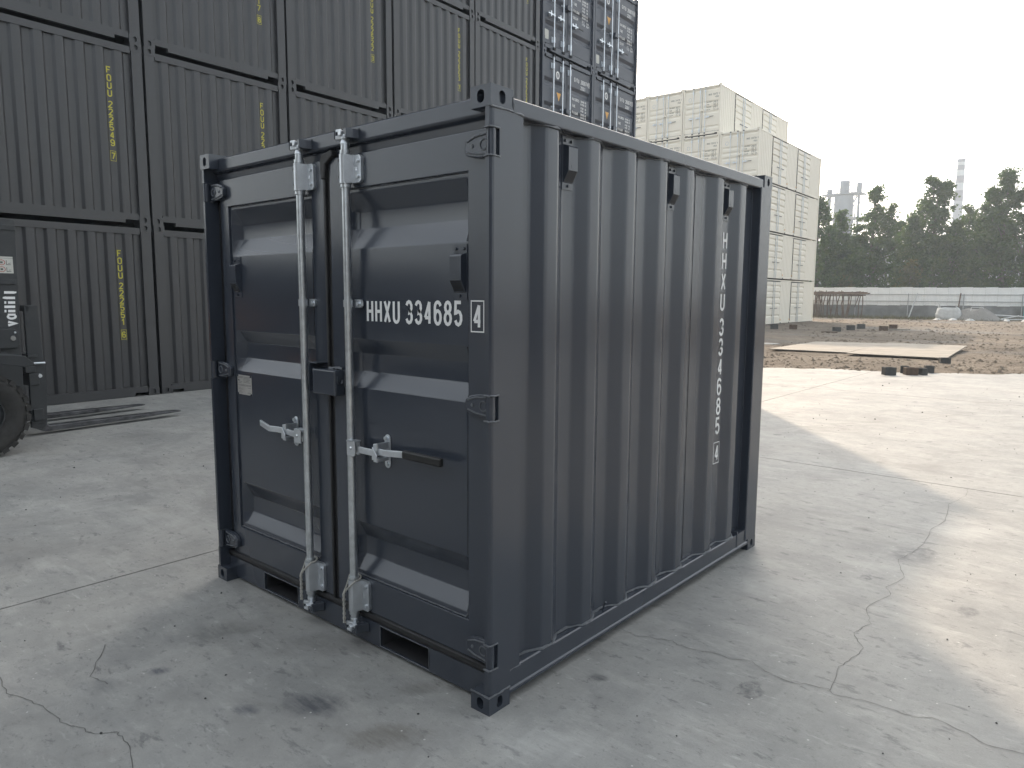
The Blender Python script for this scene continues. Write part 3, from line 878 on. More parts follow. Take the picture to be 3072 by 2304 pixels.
# ---- doors
YD = 0.057           # front face of the door frames
YP = 0.067           # pressed sheet
TRD = 0.042
TR = [(1.977, 1.903, 1.832, 1.747), (1.367, 1.302, 1.222, 1.156), (0.558, 0.480, 0.396, 0.332)]
def door(x0, x1, xi0, xi1, z0=0.158, z1=2.134, zi0=0.309, zi1=1.996):
    m = MB()
    def ring(y, a, b, c, d):
        return [(X(a), y, c), (X(b), y, c), (X(b), y, d), (X(a), y, d)]
    o0 = ring(YD, x0, x1, z0, z1); i0 = ring(YD, xi0, xi1, zi0, zi1); i1 = ring(YP+0.002, xi0, xi1, zi0, zi1); o1 = ring(YD+0.075, x0, x1, z0, z1)
    m.add(o0+i0+i1+o1, [(k, (k+1) % 4, 4+(k+1) % 4, 4+k) for k in range(4)] + [(4+k, 4+(k+1) % 4, 8+(k+1) % 4, 8+k) for k in range(4)]
          + [(k, (k+1) % 4, 12+(k+1) % 4, 12+k) for k in range(4)] + [(12, 13, 14, 15)])
    dr = m.build('door', 'paint', main, bevel=0.003)
    # pressed sheet with three horizontal troughs
    e = 0.006
    xb = [xi0, xi0+0.010, xi0+0.048, xi1-0.022, xi1-0.004, xi1]
    zb = [zi1]
    for t in TR: zb += list(t)
    zb.append(zi0)
    # extra rows keep the flats flat
    p = MB(); n = len(xb)
    fl = set()
    for t in TR: fl |= {t[1], t[2]}
    for z in zb:
        for k, x in enumerate(xb):
            dep = TRD if (z in fl and 2 <= k <= 3) else 0.0
            p.v.append((X(x), YP+dep, z))
    for j in range(len(zb)-1):
        for k in range(n-1):
            a = j*n+k
            p.f.append((a, a+1, a+n+1, a+n))
    sh = p.build('door_sheet', 'paint', dr, smooth=65, bevel=0.006, segs=3)
    sh.modifiers['bevel'].angle_limit = math.radians(8)
    # weld lines framing the sheet
    bead([(X(xi0)+.012, YP-0.001, zi1-0.004), (X(xi1)-.004, YP-0.001, zi1-0.002)], 0.0032, int(x0*100), step=0.02).build('weld_bead', 'weld', dr, smooth=60)
    bead([(X(xi0)+.005, YP-0.001, zi0+0.006), (X(xi1)-.02, YP-0.001, zi0+0.004), (X(xi1)-.006, YP-0.001, zi0+0.02), (X(xi1)-.005, YP-0.001, zi0+0.06)], 0.0032, int(x0*100)+1, step=0.02).build('weld_bead', 'weld', dr, smooth=60)
    return dr
dl = door(0.085, 0.990, 0.162, 0.895)
dl['label'] = 'left door leaf, bare galvanised handle and data plate'
dr_ = door(1.032, 1.990, 1.128, 1.864)
dr_['label'] = 'right door leaf with white number HHXU 334685 4'

# seals
m = MB()
m.prism([(0.058, 0.156), (0.050, 0.152), (0.048, 0.138), (0.054, 0.123), (0.095, 0.123), (0.095, 0.1575)], 'x', X(0.032), X(W-0.032))
m.build('bottom_seal', 'rubber', main, bevel=0.002)
m = MB(); m.box(X(0.991), X(1.031), 0.060, 0.09, 0.155, 2.10); m.box(X(0.997), X(1.012), 0.048, 0.0605, 0.155, 2.08)
m.build('centre_seal', 'rubber', main, bevel=0.003)
m = MB()
m.prism([(X(0.990), 2.05), (X(1.016), 2.05), (X(1.024), 2.110), (X(1.075), 2.140), (X(1.066), 2.166), (X(0.998), 2.154), (X(0.984), 2.12)], 'y', 0.040, 0.0745)
m.build('seal_flap', 'rubber', main, bevel=0.006, segs=3)
for a, b in ((0.030, 0.083), (1.992, 1.997)):
    MB().box(X(a), X(b), 0.075, 0.10, 0.158, 2.134).build('side_seal', 'rubber', main)

# hinges
def hinge(sx, z0, z1, parent):
    zc = (z0+z1)/2; hh = (z1-z0)/2-0.002
    f = (lambda a: -a) if sx > 0 else (lambda a: X(0)+a)
    k = MB()
    k.cyl((f(0.0165), 0.020, z0+0.002), (f(0.0165), 0.020, z1-0.002), 0.0165, None, 14)
    hb = k.build('hinge', 'paint', parent, smooth=40)
    p = [(0.012, zc-hh), (0.012, zc+hh), (0.085, zc+hh*0.98), (0.125, zc+hh*0.80), (0.150, zc+hh*0.52), (0.157, zc+hh*0.2), (0.155, zc-hh*0.55), (0.138, zc-hh*0.75), (0.085, zc-hh*0.95)]
    q = MB(); q.prism([(f(a), z) for a, z in p], 'y', 0.034, 0.056); q.build('hinge_leaf', 'paint', hb, bevel=0.004)
    r = MB()
    r.tube([(f(a), 0.033, z) for a, z in ((0.045, zc+hh*0.78), (0.105, zc+hh*0.66), (0.142, zc+hh*0.38))], 0.0035, 6)
    r.tube([(f(a), 0.033, z) for a, z in ((0.045, zc-hh*0.75), (0.105, zc-hh*0.62), (0.142, zc-hh*0.40))], 0.0035, 6)
    r.tube([(f(0.062)+0.018*math.cos(t), 0.033, zc+0.018*math.sin(t)) for t in np.linspace(0, 2*PI, 15)], 0.003, 6)
    r.cyl((f(0.118), 0.036, zc), (f(0.118), 0.030, zc), 0.008, 0.006, 10)
    r.build('hinge_relief', 'weld', hb, smooth=60)
for z0, z1 in HZ:
    hinge(1, z0, z1, dr_)
    hinge(-1, z0, z1, dl)

# data plate
PZ = (1.034, 1.136); PX = (0.175, 0.313)
pl = MB().box(X(PX[0]), X(PX[1]), YP-0.003, YP-0.0012, PZ[0], PZ[1]).build('data_plate', 'plate', dl)
t = MB()
put = lambda u, v: (X(0.175+(u-0.212)*1.09), YP-0.0035, v-0.004)
for (a, b, z) in ((.218, .262, 1.131), (.218, .262, 1.125), (.218, .252, 1.098), (.222, .256, 1.106), (.270, .330, 1.130), (.270, .322, 1.124), (.270, .326, 1.117), (.270, .318, 1.110), (.270, .326, 1.103), (.216, .334, 1.090), (.216, .334, 1.085), (.220, .240, 1.074), (.220, .262, 1.066), (.220, .246, 1.058), (.220, .258, 1.050), (.302, .330, 1.050), (.302, .330, 1.076)):
    stroke(t, [(a, z), (b, z)], 0.0018, put)
stroke(t, [(.266, 1.092), (.266, 1.134)], 0.0008, put)
for tt in (0.0,):
    t.add([put(.224, 1.119), put(.232, 1.113), put(.224, 1.107), put(.217, 1.113)], [(0, 1, 2, 3)])
t.build('print', 'darktext', pl, fix=False)
for a, z in ((PX[0]+.004, PZ[0]+.004), (PX[1]-.004, PZ[0]+.004), (PX[0]+.004, PZ[1]-.004), (PX[1]-.004, PZ[1]-.004)):
    MB().cyl((X(a), YP-0.003, z), (X(a), YP-0.008, z), 0.0055, 0.004, 8).build('rivet', 'paint', pl)
# door ventilators
def dvent(xc):
    add_vent(lambda u, v, d: (X(xc)+u, YP-0.0005-d, 1.742+v))
dvent(0.216); dvent(1.818)

# number on the right door
t = MB()
put = lambda u, v: (X(u), YP-0.0015, v)
z0, z1 = 1.4377, 1.5345
def spaced(txt, x0, x1, w):
    n = len(txt); gap = (x1-x0-n*w)/(n-1)
    for i, ch in enumerate(txt):
        letter(t, ch, x0+i*(w+gap), z0, w, z1-z0, 0.0132, put)
spaced('HHXU', 1.262, 1.474, 0.0440)
spaced('334685', 1.507, 1.827, 0.0450)
t.build('number', 'white', main, fix=False)
t = MB()
put = lambda u, v: (X(u), YD-0.0015, v)
letter(t, '4', 1.891, 1.4325, 0.0435, 0.092, 0.0125, put)
framebox(t, 1.8815, 1.9440, 1.4225, 1.534, 0.0045, put)
t.build('check_digit', 'white', main, fix=False)
# number down the side wall
t = MB()
put = lambda u, v: (-ID+0.0015, u, v)
zt = 1.913
for i, ch in enumerate('HHXU'):
    letter(t, ch, 1.940, 1.813-i*0.1117, 0.056, 0.1, 0.0145, put)
for i, ch in enumerate('334685'):
    letter(t, ch, 1.940, 1.338-i*0.1117, 0.056, 0.1, 0.0145, put)
letter(t, '4', 1.945, 0.626, 0.048, 0.094, 0.0125, put)
framebox(t, 1.930, 2.002, 0.614, 0.734, 0.0045, put)
t.build('number', 'white', main, fix=False)

# ---- locking gear
YR = 0.022
def lock_rod(xr, handle_dir, grip):
    cx = X(xr)
    r = MB(); r.cyl((cx, YR, 0.115), (cx, YR, 2.180), 0.0172, None, 18)
    rod = r.build('lock_rod', 'galv', main, smooth=40)
    for z0, z1 in ((2.010, 2.128), (0.160, 0.303)):
        b = MB()
        b.cyl((cx, YR, z0), (cx, YR, z1), 0.0255, None, 18)
        b.prism([(cx+0.018, z0+.004), (cx+0.066, z0+.004), (cx+0.076, z0+0.014), (cx+0.076, z1-0.014), (cx+0.066, z1-.004), (cx+0.018, z1-.004)], 'y', 0.042, 0.0565)
        b.prism([(cx+0.020, 0.0), (cx+0.034, 0.042), (cx+0.02, 0.046)], 'z', z0+.003, z1-.003)
        b.cyl((cx+0.045, 0.043, (z0+z1)/2-.008), (cx+0.045, 0.043, (z0+z1)/2+.008), 0.006, 0.004, 8)
        bk = b.build('bearing_bracket', 'zinc', rod, smooth=40)
        for zz in (z1+0.002, z0-0.016):
            MB().cyl((cx, YR, zz), (cx, YR, zz+0.014), 0.0222, None, 18).build('collar', 'galv', rod, smooth=40)
        for zz in (z0+0.028, z1-0.028):
            MB().cyl((cx+0.058, 0.043, zz), (cx+0.058, 0.034, zz), 0.0085, 0.0075, 8).build('bolt', 'zinc', rod, smooth=30)
        for zz in (z0+0.026, z1-0.026):
            MB().cyl((cx-0.0165, 0.002, zz), (cx-0.0185, -0.0005, zz), 0.0042, None, 8).build('grease_hole', 'hole', rod)
    # cams and keepers, head and foot
    for zc, s in ((2.182, 1), (0.112, -1)):
        c = MB()
        c.cyl((cx, YR, zc-s*0.015), (cx, YR, zc+s*0.006), 0.0195, 0.016, 14)
        c.prism([(cx-0.036, 0.006), (cx-0.028, -0.004), (cx+0.004, 0.004), (cx+0.030, -0.006), (cx+0.036, 0.008), (cx+0.016, 0.018), (cx+0.014, 0.036), (cx-0.014, 0.036), (cx-0.016, 0.018)], 'z', zc+s*0.004, zc+s*0.020)
        c.prism([(cx-0.012, -0.004), (cx+0.012, -0.008), (cx+0.014, 0.022), (cx-0.014, 0.022)], 'z', zc+s*0.018, zc+s*0.036)
        c.prism([(cx-0.034, 0.012), (cx-0.020, -0.008), (cx+0.010, -0.004), (cx-0.008, 0.016)], 'z', zc+s*0.032, zc+s*0.043)
        c.build('cam', 'zinc', rod, smooth=30, bevel=0.002)
        k = MB()
        k.prism([(cx+0.016, 0.048), (cx+0.018, 0.000), (cx+0.042, -0.002), (cx+0.050, 0.026), (cx+0.060, 0.048)], 'z', zc+s*0.006, zc+s*0.044)
        k.prism([(cx-0.052, 0.048), (cx-0.048, 0.004), (cx-0.028, -0.002), (cx-0.022, 0.014), (cx-0.030, 0.048)], 'z', zc+s*0.010, zc+s*0.042)
        k.box(cx-0.054, cx+0.062, 0.046, 0.0495 if s > 0 else 0.0555, min(zc+s*0.004, zc+s*0.048), max(zc+s*0.004, zc+s*0.048))
        k.build('cam_keeper', 'paint', rod, bevel=0.003)
    # mid-height guide strap
    g_ = MB()
    g_.cyl((cx, YR, 1.502), (cx, YR, 1.532), 0.0205, None, 18)
    g_.prism([(cx+0.014, 1.500), (cx+0.050, 1.500), (cx+0.058, 1.507), (cx+0.058, 1.527), (cx+0.050, 1.534), (cx+0.014, 1.534)], 'y', 0.045, 0.0565)
    g_.cyl((cx+0.042, 0.046, 1.517), (cx+0.042, 0.036, 1.517), 0.0085, 0.007, 8)
    g_.build('guide_strap', 'zinc', rod, smooth=40)
    # handle
    s = handle_dir
    h = MB()
    zc = 0.900
    def hx(a): return cx + s*a
    h.prism([(hx(0.008), zc-0.030), (hx(0.058), zc-0.030), (hx(0.062), zc-0.024), (hx(0.062), zc+0.030), (hx(0.056), zc+0.036), (hx(0.008), zc+0.036)], 'y', -0.008, -0.002)
    h.prism([(hx(0.008), zc-0.030), (hx(0.050), zc-0.030), (hx(0.050), zc+0.036), (hx(0.008), zc+0.036)], 'y', 0.026, 0.032)
    h.prism([(hx(0.004), zc+0.030), (hx(0.058), zc+0.030), (hx(0.058), zc+0.036), (hx(0.004), zc+0.036)], 'y', -0.008, 0.032)
    h.build('handle_hub', 'zinc', rod, bevel=0.002)
    MB().cyl((hx(0.036), -0.006, zc+.004), (hx(0.036), -0.014, zc+.004), 0.009, 0.0045, 10).build('rivet', 'galv', rod, smooth=40)
    if grip:
        path = [(0.03, 0.0, 0.0), (0.16, 0.0, 0.0), (0.21, 0.0, 0.010), (0.25, 0.010, 0.022), (0.29, 0.013, 0.026), (0.36, 0.013, 0.032)]
    else:
        path = [(0.03, 0.0, 0.0), (0.09, 0.0, 0.004), (0.15, -0.004, 0.010), (0.20, -0.018, 0.014), (0.26, -0.024, 0.012), (0.345, -0.020, 0.030)]
    hb = MB()
    hw = 0.0135
    vs_ = []
    for (a, dy, dz) in path:
        y = 0.010 - (0.0 if grip else -dy*0) + (dy if not grip else 0)
        z = zc + dz
        for (oy, oz) in ((-0.005, -hw), (0.005, -hw), (0.005, hw), (-0.005, hw)):
            vs_.append((hx(a), y+oy, z+oz - (0.012 if (grip and a > 0.23) else 0)))
    n = len(path)
    hb.add(vs_, [(4*i+k, 4*i+(k+1) % 4, 4*i+4+(k+1) % 4, 4*i+4+k) for i in range(n-1) for k in range(4)] + [(0, 1, 2, 3), (4*n-4, 4*n-3, 4*n-2, 4*n-1)])
    hb.build('handle', 'zinc', rod, bevel=0.002)
    if grip:
        gp = MB(); gp.box(cx+0.355, cx+0.578, -0.001, 0.021, zc+0.004, zc+0.038); gp.build('handle_grip', 'grip', rod, bevel=0.007, segs=3)
    # handle retainer on the door
    xr2 = hx(0.195 if grip else 0.150)
    rt_ = MB()
    pts = [(xr2+0.018*math.cos(a), zc+0.056+0.018*math.sin(a)) for a in np.linspace(0, PI, 8)] + [(xr2+0.018*math.cos(a), zc-0.052+0.018*math.sin(a)) for a in np.linspace(PI, 2*PI, 8)]
    rt_.prism(pts, 'y', YP-0.006, YP-0.0005)
    rt_.prism([(xr2-0.016, zc+0.016), (xr2+0.012, zc+0.016), (xr2+0.012, zc+0.046), (xr2-0.016, zc+0.040)], 'y', -0.002, YP-0.005)
    rt_.box(xr2-0.012, xr2+0.012, -0.004, YP-0.005, zc-0.034, zc-0.018)
    rt_.prism([(xr2-0.018, zc-0.026), (xr2+0.010, zc-0.026), (xr2+0.014, zc-0.004), (xr2-0.016, zc+0.030)], 'y', -0.008, -0.003)
    rt_.build('handle_retainer', 'zinc', rod, bevel=0.002)
    MB().cyl((xr2-.003, YP-0.005, zc+0.058), (xr2-.003, YP-0.016, zc+0.058), 0.010, 0.009, 8).build('bolt', 'galv', rod, smooth=30)
    MB().cyl((xr2, YP-0.005, zc-0.052), (xr2, YP-0.013, zc-0.052), 0.009, 0.008, 8).build('bolt', 'galv', rod, smooth=30)
    return rod
rodL = lock_rod(0.860, -1, False); rodL['label'] = 'left locking rod with short bent bare handle'
rodR = lock_rod(1.1935, 1, True); rodR['label'] = 'right locking rod with black gripped handle'

# lock box astride the gap, with its guard on the other leaf
m = MB(); m.box(X(0.947), X(1.1155), -0.001, 0.0565, 1.114, 1.228)
lb = m.build('lock_box', 'paint', main, bevel=0.008, segs=3)
m = MB(); m.tube([(X(1.1165), 0.014, 1.203), (X(1.1165), 0.014, 1.176), (X(1.1165), 0.020, 1.166), (X(1.1165), 0.030, 1.164), (X(1.1165), 0.038, 1.170), (X(1.1165), 0.040, 1.184)], 0.0045, 6); m.build('hook_mark', 'paint', lb, smooth=60)
bead([(X(1.020), 0.050, 1.231), (X(1.1155), 0.042, 1.231)], 0.007, 31, jit=0.8).build('weld_bead', 'weld', lb, smooth=60)
bead([(X(1.119), 0.055, 1.228), (X(1.119), 0.055, 1.114)], 0.005, 32, jit=0.5).build('weld_bead', 'weld', lb, smooth=60)
m = MB(); m.box(X(0.918), X(0.924), 0.0, 0.0565, 1.122, 1.255); m.box(X(0.924), X(0.984), 0.0, 0.0565, 1.249, 1.255)
m.build('lock_guard', 'paint', main, bevel=0.0015)

# white cords looped on the rod feet
def cord(xr, zend, zloop, label):
    cx = X(xr)
    m = MB()
    pts = []
    for a in np.linspace(-0.3, PI*0.98, 14):
        pts.append((cx+0.030*math.cos(a), YR+0.030*math.sin(a), zloop+0.012*math.sin(a*0.5)))
    p1 = pts[0]
    a_ = [(cx+0.034, 0.006, zloop+0.004), (cx+0.018, -0.008, zloop-0.018), (cx-0.010, -0.014, zloop-0.045), (cx-0.027, -0.012, zloop-0.066), (cx-0.032, -0.010, zloop-0.090)]
    m.tube(pts, 0.0042, 7); m.tube(a_, 0.0042, 7)
    b_ = [pts[-1], (cx-0.031, 0.008, zloop-0.030), (cx-0.033, -0.004, zloop-0.070)]
    zs = np.linspace(zloop-0.070, zend, 22)
    for s in (0, 1):
        q = [pts[-1], (cx-0.031, 0.008, zloop-0.030)] if s else [a_[-2]]
        for i, z in enumerate(zs):
            t_ = i*0.95 + s*PI
            q.append((cx-0.034+0.0035*math.cos(t_), -0.009+0.0035*math.sin(t_), z))
        m.tube(q, 0.0040, 6)
    o = m.build('cord', 'rope', None, smooth=70)
    tag(o, label, 'cord', 'white cords tied round the rod feet')
cord(0.860, 0.112, 0.306, 'white braided cord tied round the foot of the left locking rod')
cord(1.1935, 0.100, 0.306, 'white braided cord tied round the foot of the right locking rod')

# ================================================================== STACKED CONTAINERS
def corr_profile(a0, a1, period, flat, slope, depth, base, first):
    """trapezoid run from a0 to a1 (along), depth measured inward from base; 'first' = end of the first outer flat"""
    pts = [(a0, base+depth)]
    c = first
    while c < a1-slope:
        s0 = c-flat-slope
        if s0 > a0+0.005:
            pts.append((s0, base+depth))
        if c-flat > a0+0.005:
            pts.append((c-flat, base))
        pts += [(c, base), (c+slope, base+depth)]
        c += period
    if pts[-1][0] < a1-0.002:
        pts.append((a1, base+depth))
    return pts

def shell(root, mat, Wc, Lc, Hc, notch=True, right_openings=()):
    cw, cdp, ch = 0.162, 0.178, 0.118
    cache = {}
    for ix in (0, 1):
        for iy in (0, 1):
            for iz in (0, 1):
                key = (ix, iy)
                if key not in cache:
                    cache[key] = casting(cw, cdp, ch, -1 if ix == 0 else 1, -1 if iy == 0 else 1, depth=0.03).mesh('corner_casting', mat)
                o = ob('corner_casting', cache[key], root)
                o.location = (0 if ix == 0 else Wc-cw, 0 if iy == 0 else Lc-cdp, 0 if iz == 0 else Hc-ch)
    return cw, cdp, ch

def rails(root, mat, Wc, Lc, Hc):
    # front and rear bottom rails with notches beside the castings, recessed top rails
    for y in (0.012, Lc-0.062):
        MB().prism([(.163, .056), (.36, .056), (.36, .006), (Wc-.36, .006), (Wc-.36, .056), (Wc-.163, .056), (Wc-.163, .146), (.163, .146)], 'y', y, y+0.05).build('bottom_rail', mat, root)
        MB().box(.163, Wc-.163, y, y+0.05, Hc-.158, Hc-.064).build('top_rail', mat, root)
    for x in (0.010, Wc-0.060):
        MB().box(x, x+0.05, .179, Lc-.179, .03, .155).build('side_bottom_rail', mat, root)
        MB().box(x, x+0.05, .179, Lc-.179, Hc-.125, Hc-.064).build('side_top_rail', mat, root)
    MB().box(.06, Wc-.06, .07, Lc-.07, .125, .15).build('floor', 'inside', root)
    MB().box(.055, Wc-.055, .065, Lc-.065, Hc-.090, Hc-.070).build('roof', mat, root)

def side(root, mat, x_out, sgn, Lc, Hc, spans, z0=.150, z1=None):
    z1 = Hc-.120 if z1 is None else z1
    for a, b in spans:
        pr_ = rounded(corr_profile(a, b, .278, .07, .068, .036, 0.012, a+0.21), 0.01, 1)
        m = MB(); m.sheet([(x_out - sgn*d, t) for t, d in pr_], 'z', z0, z1)
        m.build('side_panel', mat, root, fix=False)

def posts(root, mat, Wc, Lc, Hc, front_w=.150):
    for x0, x1 in ((0.003, front_w), (Wc-front_w, Wc-0.003)):
        MB().box(x0, x1, .004, .12, .118, Hc-.118).build('corner_post', mat, root)
    for x0, x1 in ((0.003, .15), (Wc-.15, Wc-0.003)):
        MB().box(x0, x1, Lc-.12, Lc-.004, .118, Hc-.118).build('corner_post', mat, root)

SW, SL, SH = 2.438, 6.058, 2.591
# ---- blank-ended container
blank = thing('shipping_container', 'x', 'container', group='dark stacked containers')
shell(blank, 'stackpaint', SW, SL, SH)
posts(blank, 'stackpaint', SW, SL, SH)
rails(blank, 'stackpaint', SW, SL, SH)
m = MB(); m.sheet(rounded(corr_profile(.149, SW-.149, .2566, .100, .034, .036, .020, .362), 0.006, 2), 'z', .145, SH-.157)
m.build('end_panel', 'stackpaint', blank, smooth=60, fix=False)
side(blank, 'stackpaint', 0.0, -1, SL, SH, [(.12, SL-.12)])
side(blank, 'stackpaint', SW, 1, SL, SH, [(.12, SL-.12)])
MB().box(.14, SW-.14, SL-.05, SL-.03, .146, SH-.1).build('rear_panel', 'stackpaint', blank)

def down_text(txt, chk, put, x=1.945, top=2.191, w=.064, h=.098, pitch=.107):
    t = MB()
    z = top
    for ch in txt:
        if ch == ' ':
            z -= .047; continue
        letter(t, ch, x, z-h, w, h, .0155, put); z -= pitch
    letter(t, chk, x+.004, .896, w-.008, .098, .0155, put)
    framebox(t, x-.006, x+w+.006, .876, 1.016, .006, put)
    return t

# ---- doors for 20 ft and 40 ft stock
def door_end(root, mat, Wc, Hc, gap, rodx, troughs, td, rodmat, lockz, hz):
    z0, z1 = .175, Hc-.165
    for k, (a, b) in enumerate(((.085, gap-.012), (gap+.012, Wc-.085))):
        m = MB()
        xb = [a, a+.055, a+.085, b-.085, b-.055, b]
        zb = [z1]
        for t in troughs: zb += list(t)
        zb.append(z0)
        fl = set()
        for t in troughs: fl |= {t[1], t[2]}
        n = 6
        for z in zb:
            for i, x in enumerate(xb):
                m.v.append((x, .050 + (td if (z in fl and 2 <= i <= 3) else 0), z))
        for j in range(len(zb)-1):
            for i in range(n-1):
                q = j*n+i
                m.f.append((q, q+1, q+n+1, q+n))
        d = m.build('door', mat, root, fix=False)
        hxx = .055 if k == 0 else Wc-.055
        for q in range(4):
            zc = z0 + .12 + q*(z1-z0-.24)/3
            hm = MB(); hm.cyl((hxx, .03, zc-.05), (hxx, .03, zc+.05), .017, None, 8); hm.box(min(hxx, hxx+(.08 if k == 0 else -.08)), max(hxx, hxx+(.08 if k == 0 else -.08)), .030, .044, zc-.035, zc+.035)
            hm.build('hinge', mat, d)
    MB().box(.086, Wc-.086, .075, .09, .148, z0-.003).build('door_seal', 'rubber', root)
    MB().box(gap-.011, gap+.011, .052, .075, z0, z1).build('centre_seal', 'rubber', root)
    MB().box(.086, Wc-.086, .076, .09, z1+.002, Hc-.16).build('door_seal', 'rubber', root)
    for x in (.066, Wc-.082):
        MB().box(x, x+.016, .076, .09, z0, z1).build('door_seal', 'rubber', root)
    MB().box(gap-.10, gap+.07, -.035, .048, lockz-.06, lockz+.06).build('lock_box', mat, root)
    for k, x in enumerate(rodx):
        r = MB(); r.cyl((x, .002, .10), (x, .002, Hc-.105), .017, None, 10)
        rod = r.build('lock_rod', rodmat, root, smooth=40)
        for zc in (.30, Hc-.33):
            b = MB(); b.cyl((x, .002, zc-.07), (x, .002, zc+.07), .027, None, 10); b.box(x-.075, x-.012, .028, .048, zc-.07, zc+.07)
            b.build('bearing_bracket', rodmat, rod, smooth=40)
        for zc in (.085, Hc-.085):
            c = MB(); c.box(x-.045, x+.045, -.022, .010, zc-.026, zc+.026); c.build('cam', 'hole', rod)
        for zc in (1.25, ):
            c = MB(); c.cyl((x, .002, zc-.018), (x, .002, zc+.018), .022, None, 10); c.box(x-.06, x-.01, .03, .048, zc-.018, zc+.018); c.build('guide_strap', rodmat, rod)
        s = 1 if x > gap else -1
        hm = MB(); hm.box(min(x, x+s*.30), max(x, x+s*.30), -.030, -.012, hz-.016, hz+.016)
        hm.box(min(x+s*.02, x+s*.07), max(x+s*.02, x+s*.07), -.036, .01, hz-.035, hz+.035)
        hm.box(min(x+s*.16, x+s*.20), max(x+s*.16, x+s*.20), -.034, .046, hz-.06, hz+.07)
        hm.build('handle', 'zinc', rod)
        if s > 0:
            MB().box(x+.31, x+.55, -.030, -.012, hz-.018, hz+.014).build('handle_grip', 'grip', rod)

def table_text(t, put, x, z, big=1.0, pay='28320', lb='62440'):
    rows = [('MAX.GROSS', '30480', '67200'), ('TARE', '2160', '4760'), ('PAYLOAD', pay, lb), ('CU.CAP.', '33.2', '1172')]
    for i, (a, b, c) in enumerate(rows):
        zz = z - i*.172*big
        line_text(t, a, x, zz-.075*big, .034, .075*big, .011, .008, put)
        u_ = ('KG', 'LB') if i < 3 else ('CU.M', 'CU.FT')
        line_text(t, b, x+.42, zz-.055*big, .030, .055*big, .010, .007, put)
        line_text(t, c, x+.42, zz-.130*big, .030, .055*big, .010, .007, put)
        line_text(t, u_[0], x+.64, zz-.055*big, .027, .055*big, .009, .005, put)
        line_text(t, u_[1], x+.64, zz-.130*big, .027, .055*big, .009, .005, put)

TR20 = [(1.955, 1.870, 1.800, 1.730), (1.350, 1.262, 1.190, 1.120), (.745, .655, .585, .515)]
dbox = thing('shipping_container', 'x', 'container', group='dark stacked containers')
shell(dbox, 'doorpaint', SW, SL, SH)
posts(dbox, 'doorpaint', SW, SL, SH, front_w=.085)
rails(dbox, 'doorpaint', SW, SL, SH)
side(dbox, 'doorpaint', 0.0, -1, SL, SH, [(.12, SL-.12)])
side(dbox, 'doorpaint', SW, 1, SL, SH, [(.12, SL-.12)])
MB().box(.14, SW-.14, SL-.05, SL-.03, .146, SH-.1).build('rear_panel', 'doorpaint', dbox)
door_end(dbox, 'doorpaint', SW, SH, 1.15, (.50, .915, 1.265), TR20, .040, 'zinc', 1.25, .885)
m = MB(); ft = .0475
ring_ = [((.745+.082*math.cos(a), ft, 2.09+.10*math.sin(a)), (.745+.046*math.cos(a), ft, 2.09+.060*math.sin(a))) for a in np.linspace(0, 2*PI, 25)[:-1]]
m.add([p for q in ring_ for p in q], [(2*i, 2*((i+1) % 24), 2*((i+1) % 24)+1, 2*i+1) for i in range(24)])
m.add([(.735, ft, 2.05), (.755, ft, 2.05), (.755, ft, 2.13), (.735, ft, 2.13)], [(0, 1, 2, 3)])
m.build('round_decal', 'white', dbox, fix=False)
m = MB(); m.add([(.70, ft, 1.655), (.90, ft, 1.655), (.80, ft, 1.45)], [(0, 1, 2)]); m.build('triangle_decal', 'orange', dbox, fix=False)
m = MB(); m.prism([(.13, .27), (.29, .27), (.31, .29), (.31, .48), (.29, .50), (.13, .50), (.11, .48), (.11, .29)], 'y', .046, .0485); m.build('sticker', 'paper', dbox)
m = MB(); table_text(m, lambda u, v: (u, ft, v), 1.43, 1.69); m.build('data_lettering', 'white', dbox, fix=False)
m = MB(); line_text(m, '22G1', 1.84, 1.965, .050, .095, .014, .012, lambda u, v: (u, ft, v)); m.build('size_code', 'white', dbox, fix=False)

# ---- the dark wall of stacks
WA = 0.0426; WP = 2.478
WX, WY = -9.706, 3.046
WR = PI/2 + WA
def wall_at(s, z, back=0.0):
    return (WX - math.sin(WA)*s - math.cos(WA)*back, WY + math.cos(WA)*s - math.sin(WA)*back, z)
TIERN = ['bottom', 'second', 'third', 'fourth', 'fifth']
COLN = {-5: 'unseen fourth column left of the forklift', -4: 'unseen third column left of the forklift', -3: 'unseen second column left of the forklift', -2: 'first column left of the forklift', -1: 'column behind the forklift', 0: 'first column right of the forklift', 1: 'second column right of the forklift', 2: 'third column right of the forklift', 3: 'fourth column right of the forklift'}
NUM = {(-1, 0): ('222551', '6'), (-1, 1): ('222549', '7'), (0, 1): ('222547', '9'), (0, 2): ('222517', '8'), (1, 2): ('222522', '3'), (2, 2): ('222553', '7'), (3, 2): ('222539', '0'), (3, 3): ('222541', '1')}
auto = 560
put_in = lambda u, v: (u, .0535, v)
first = True
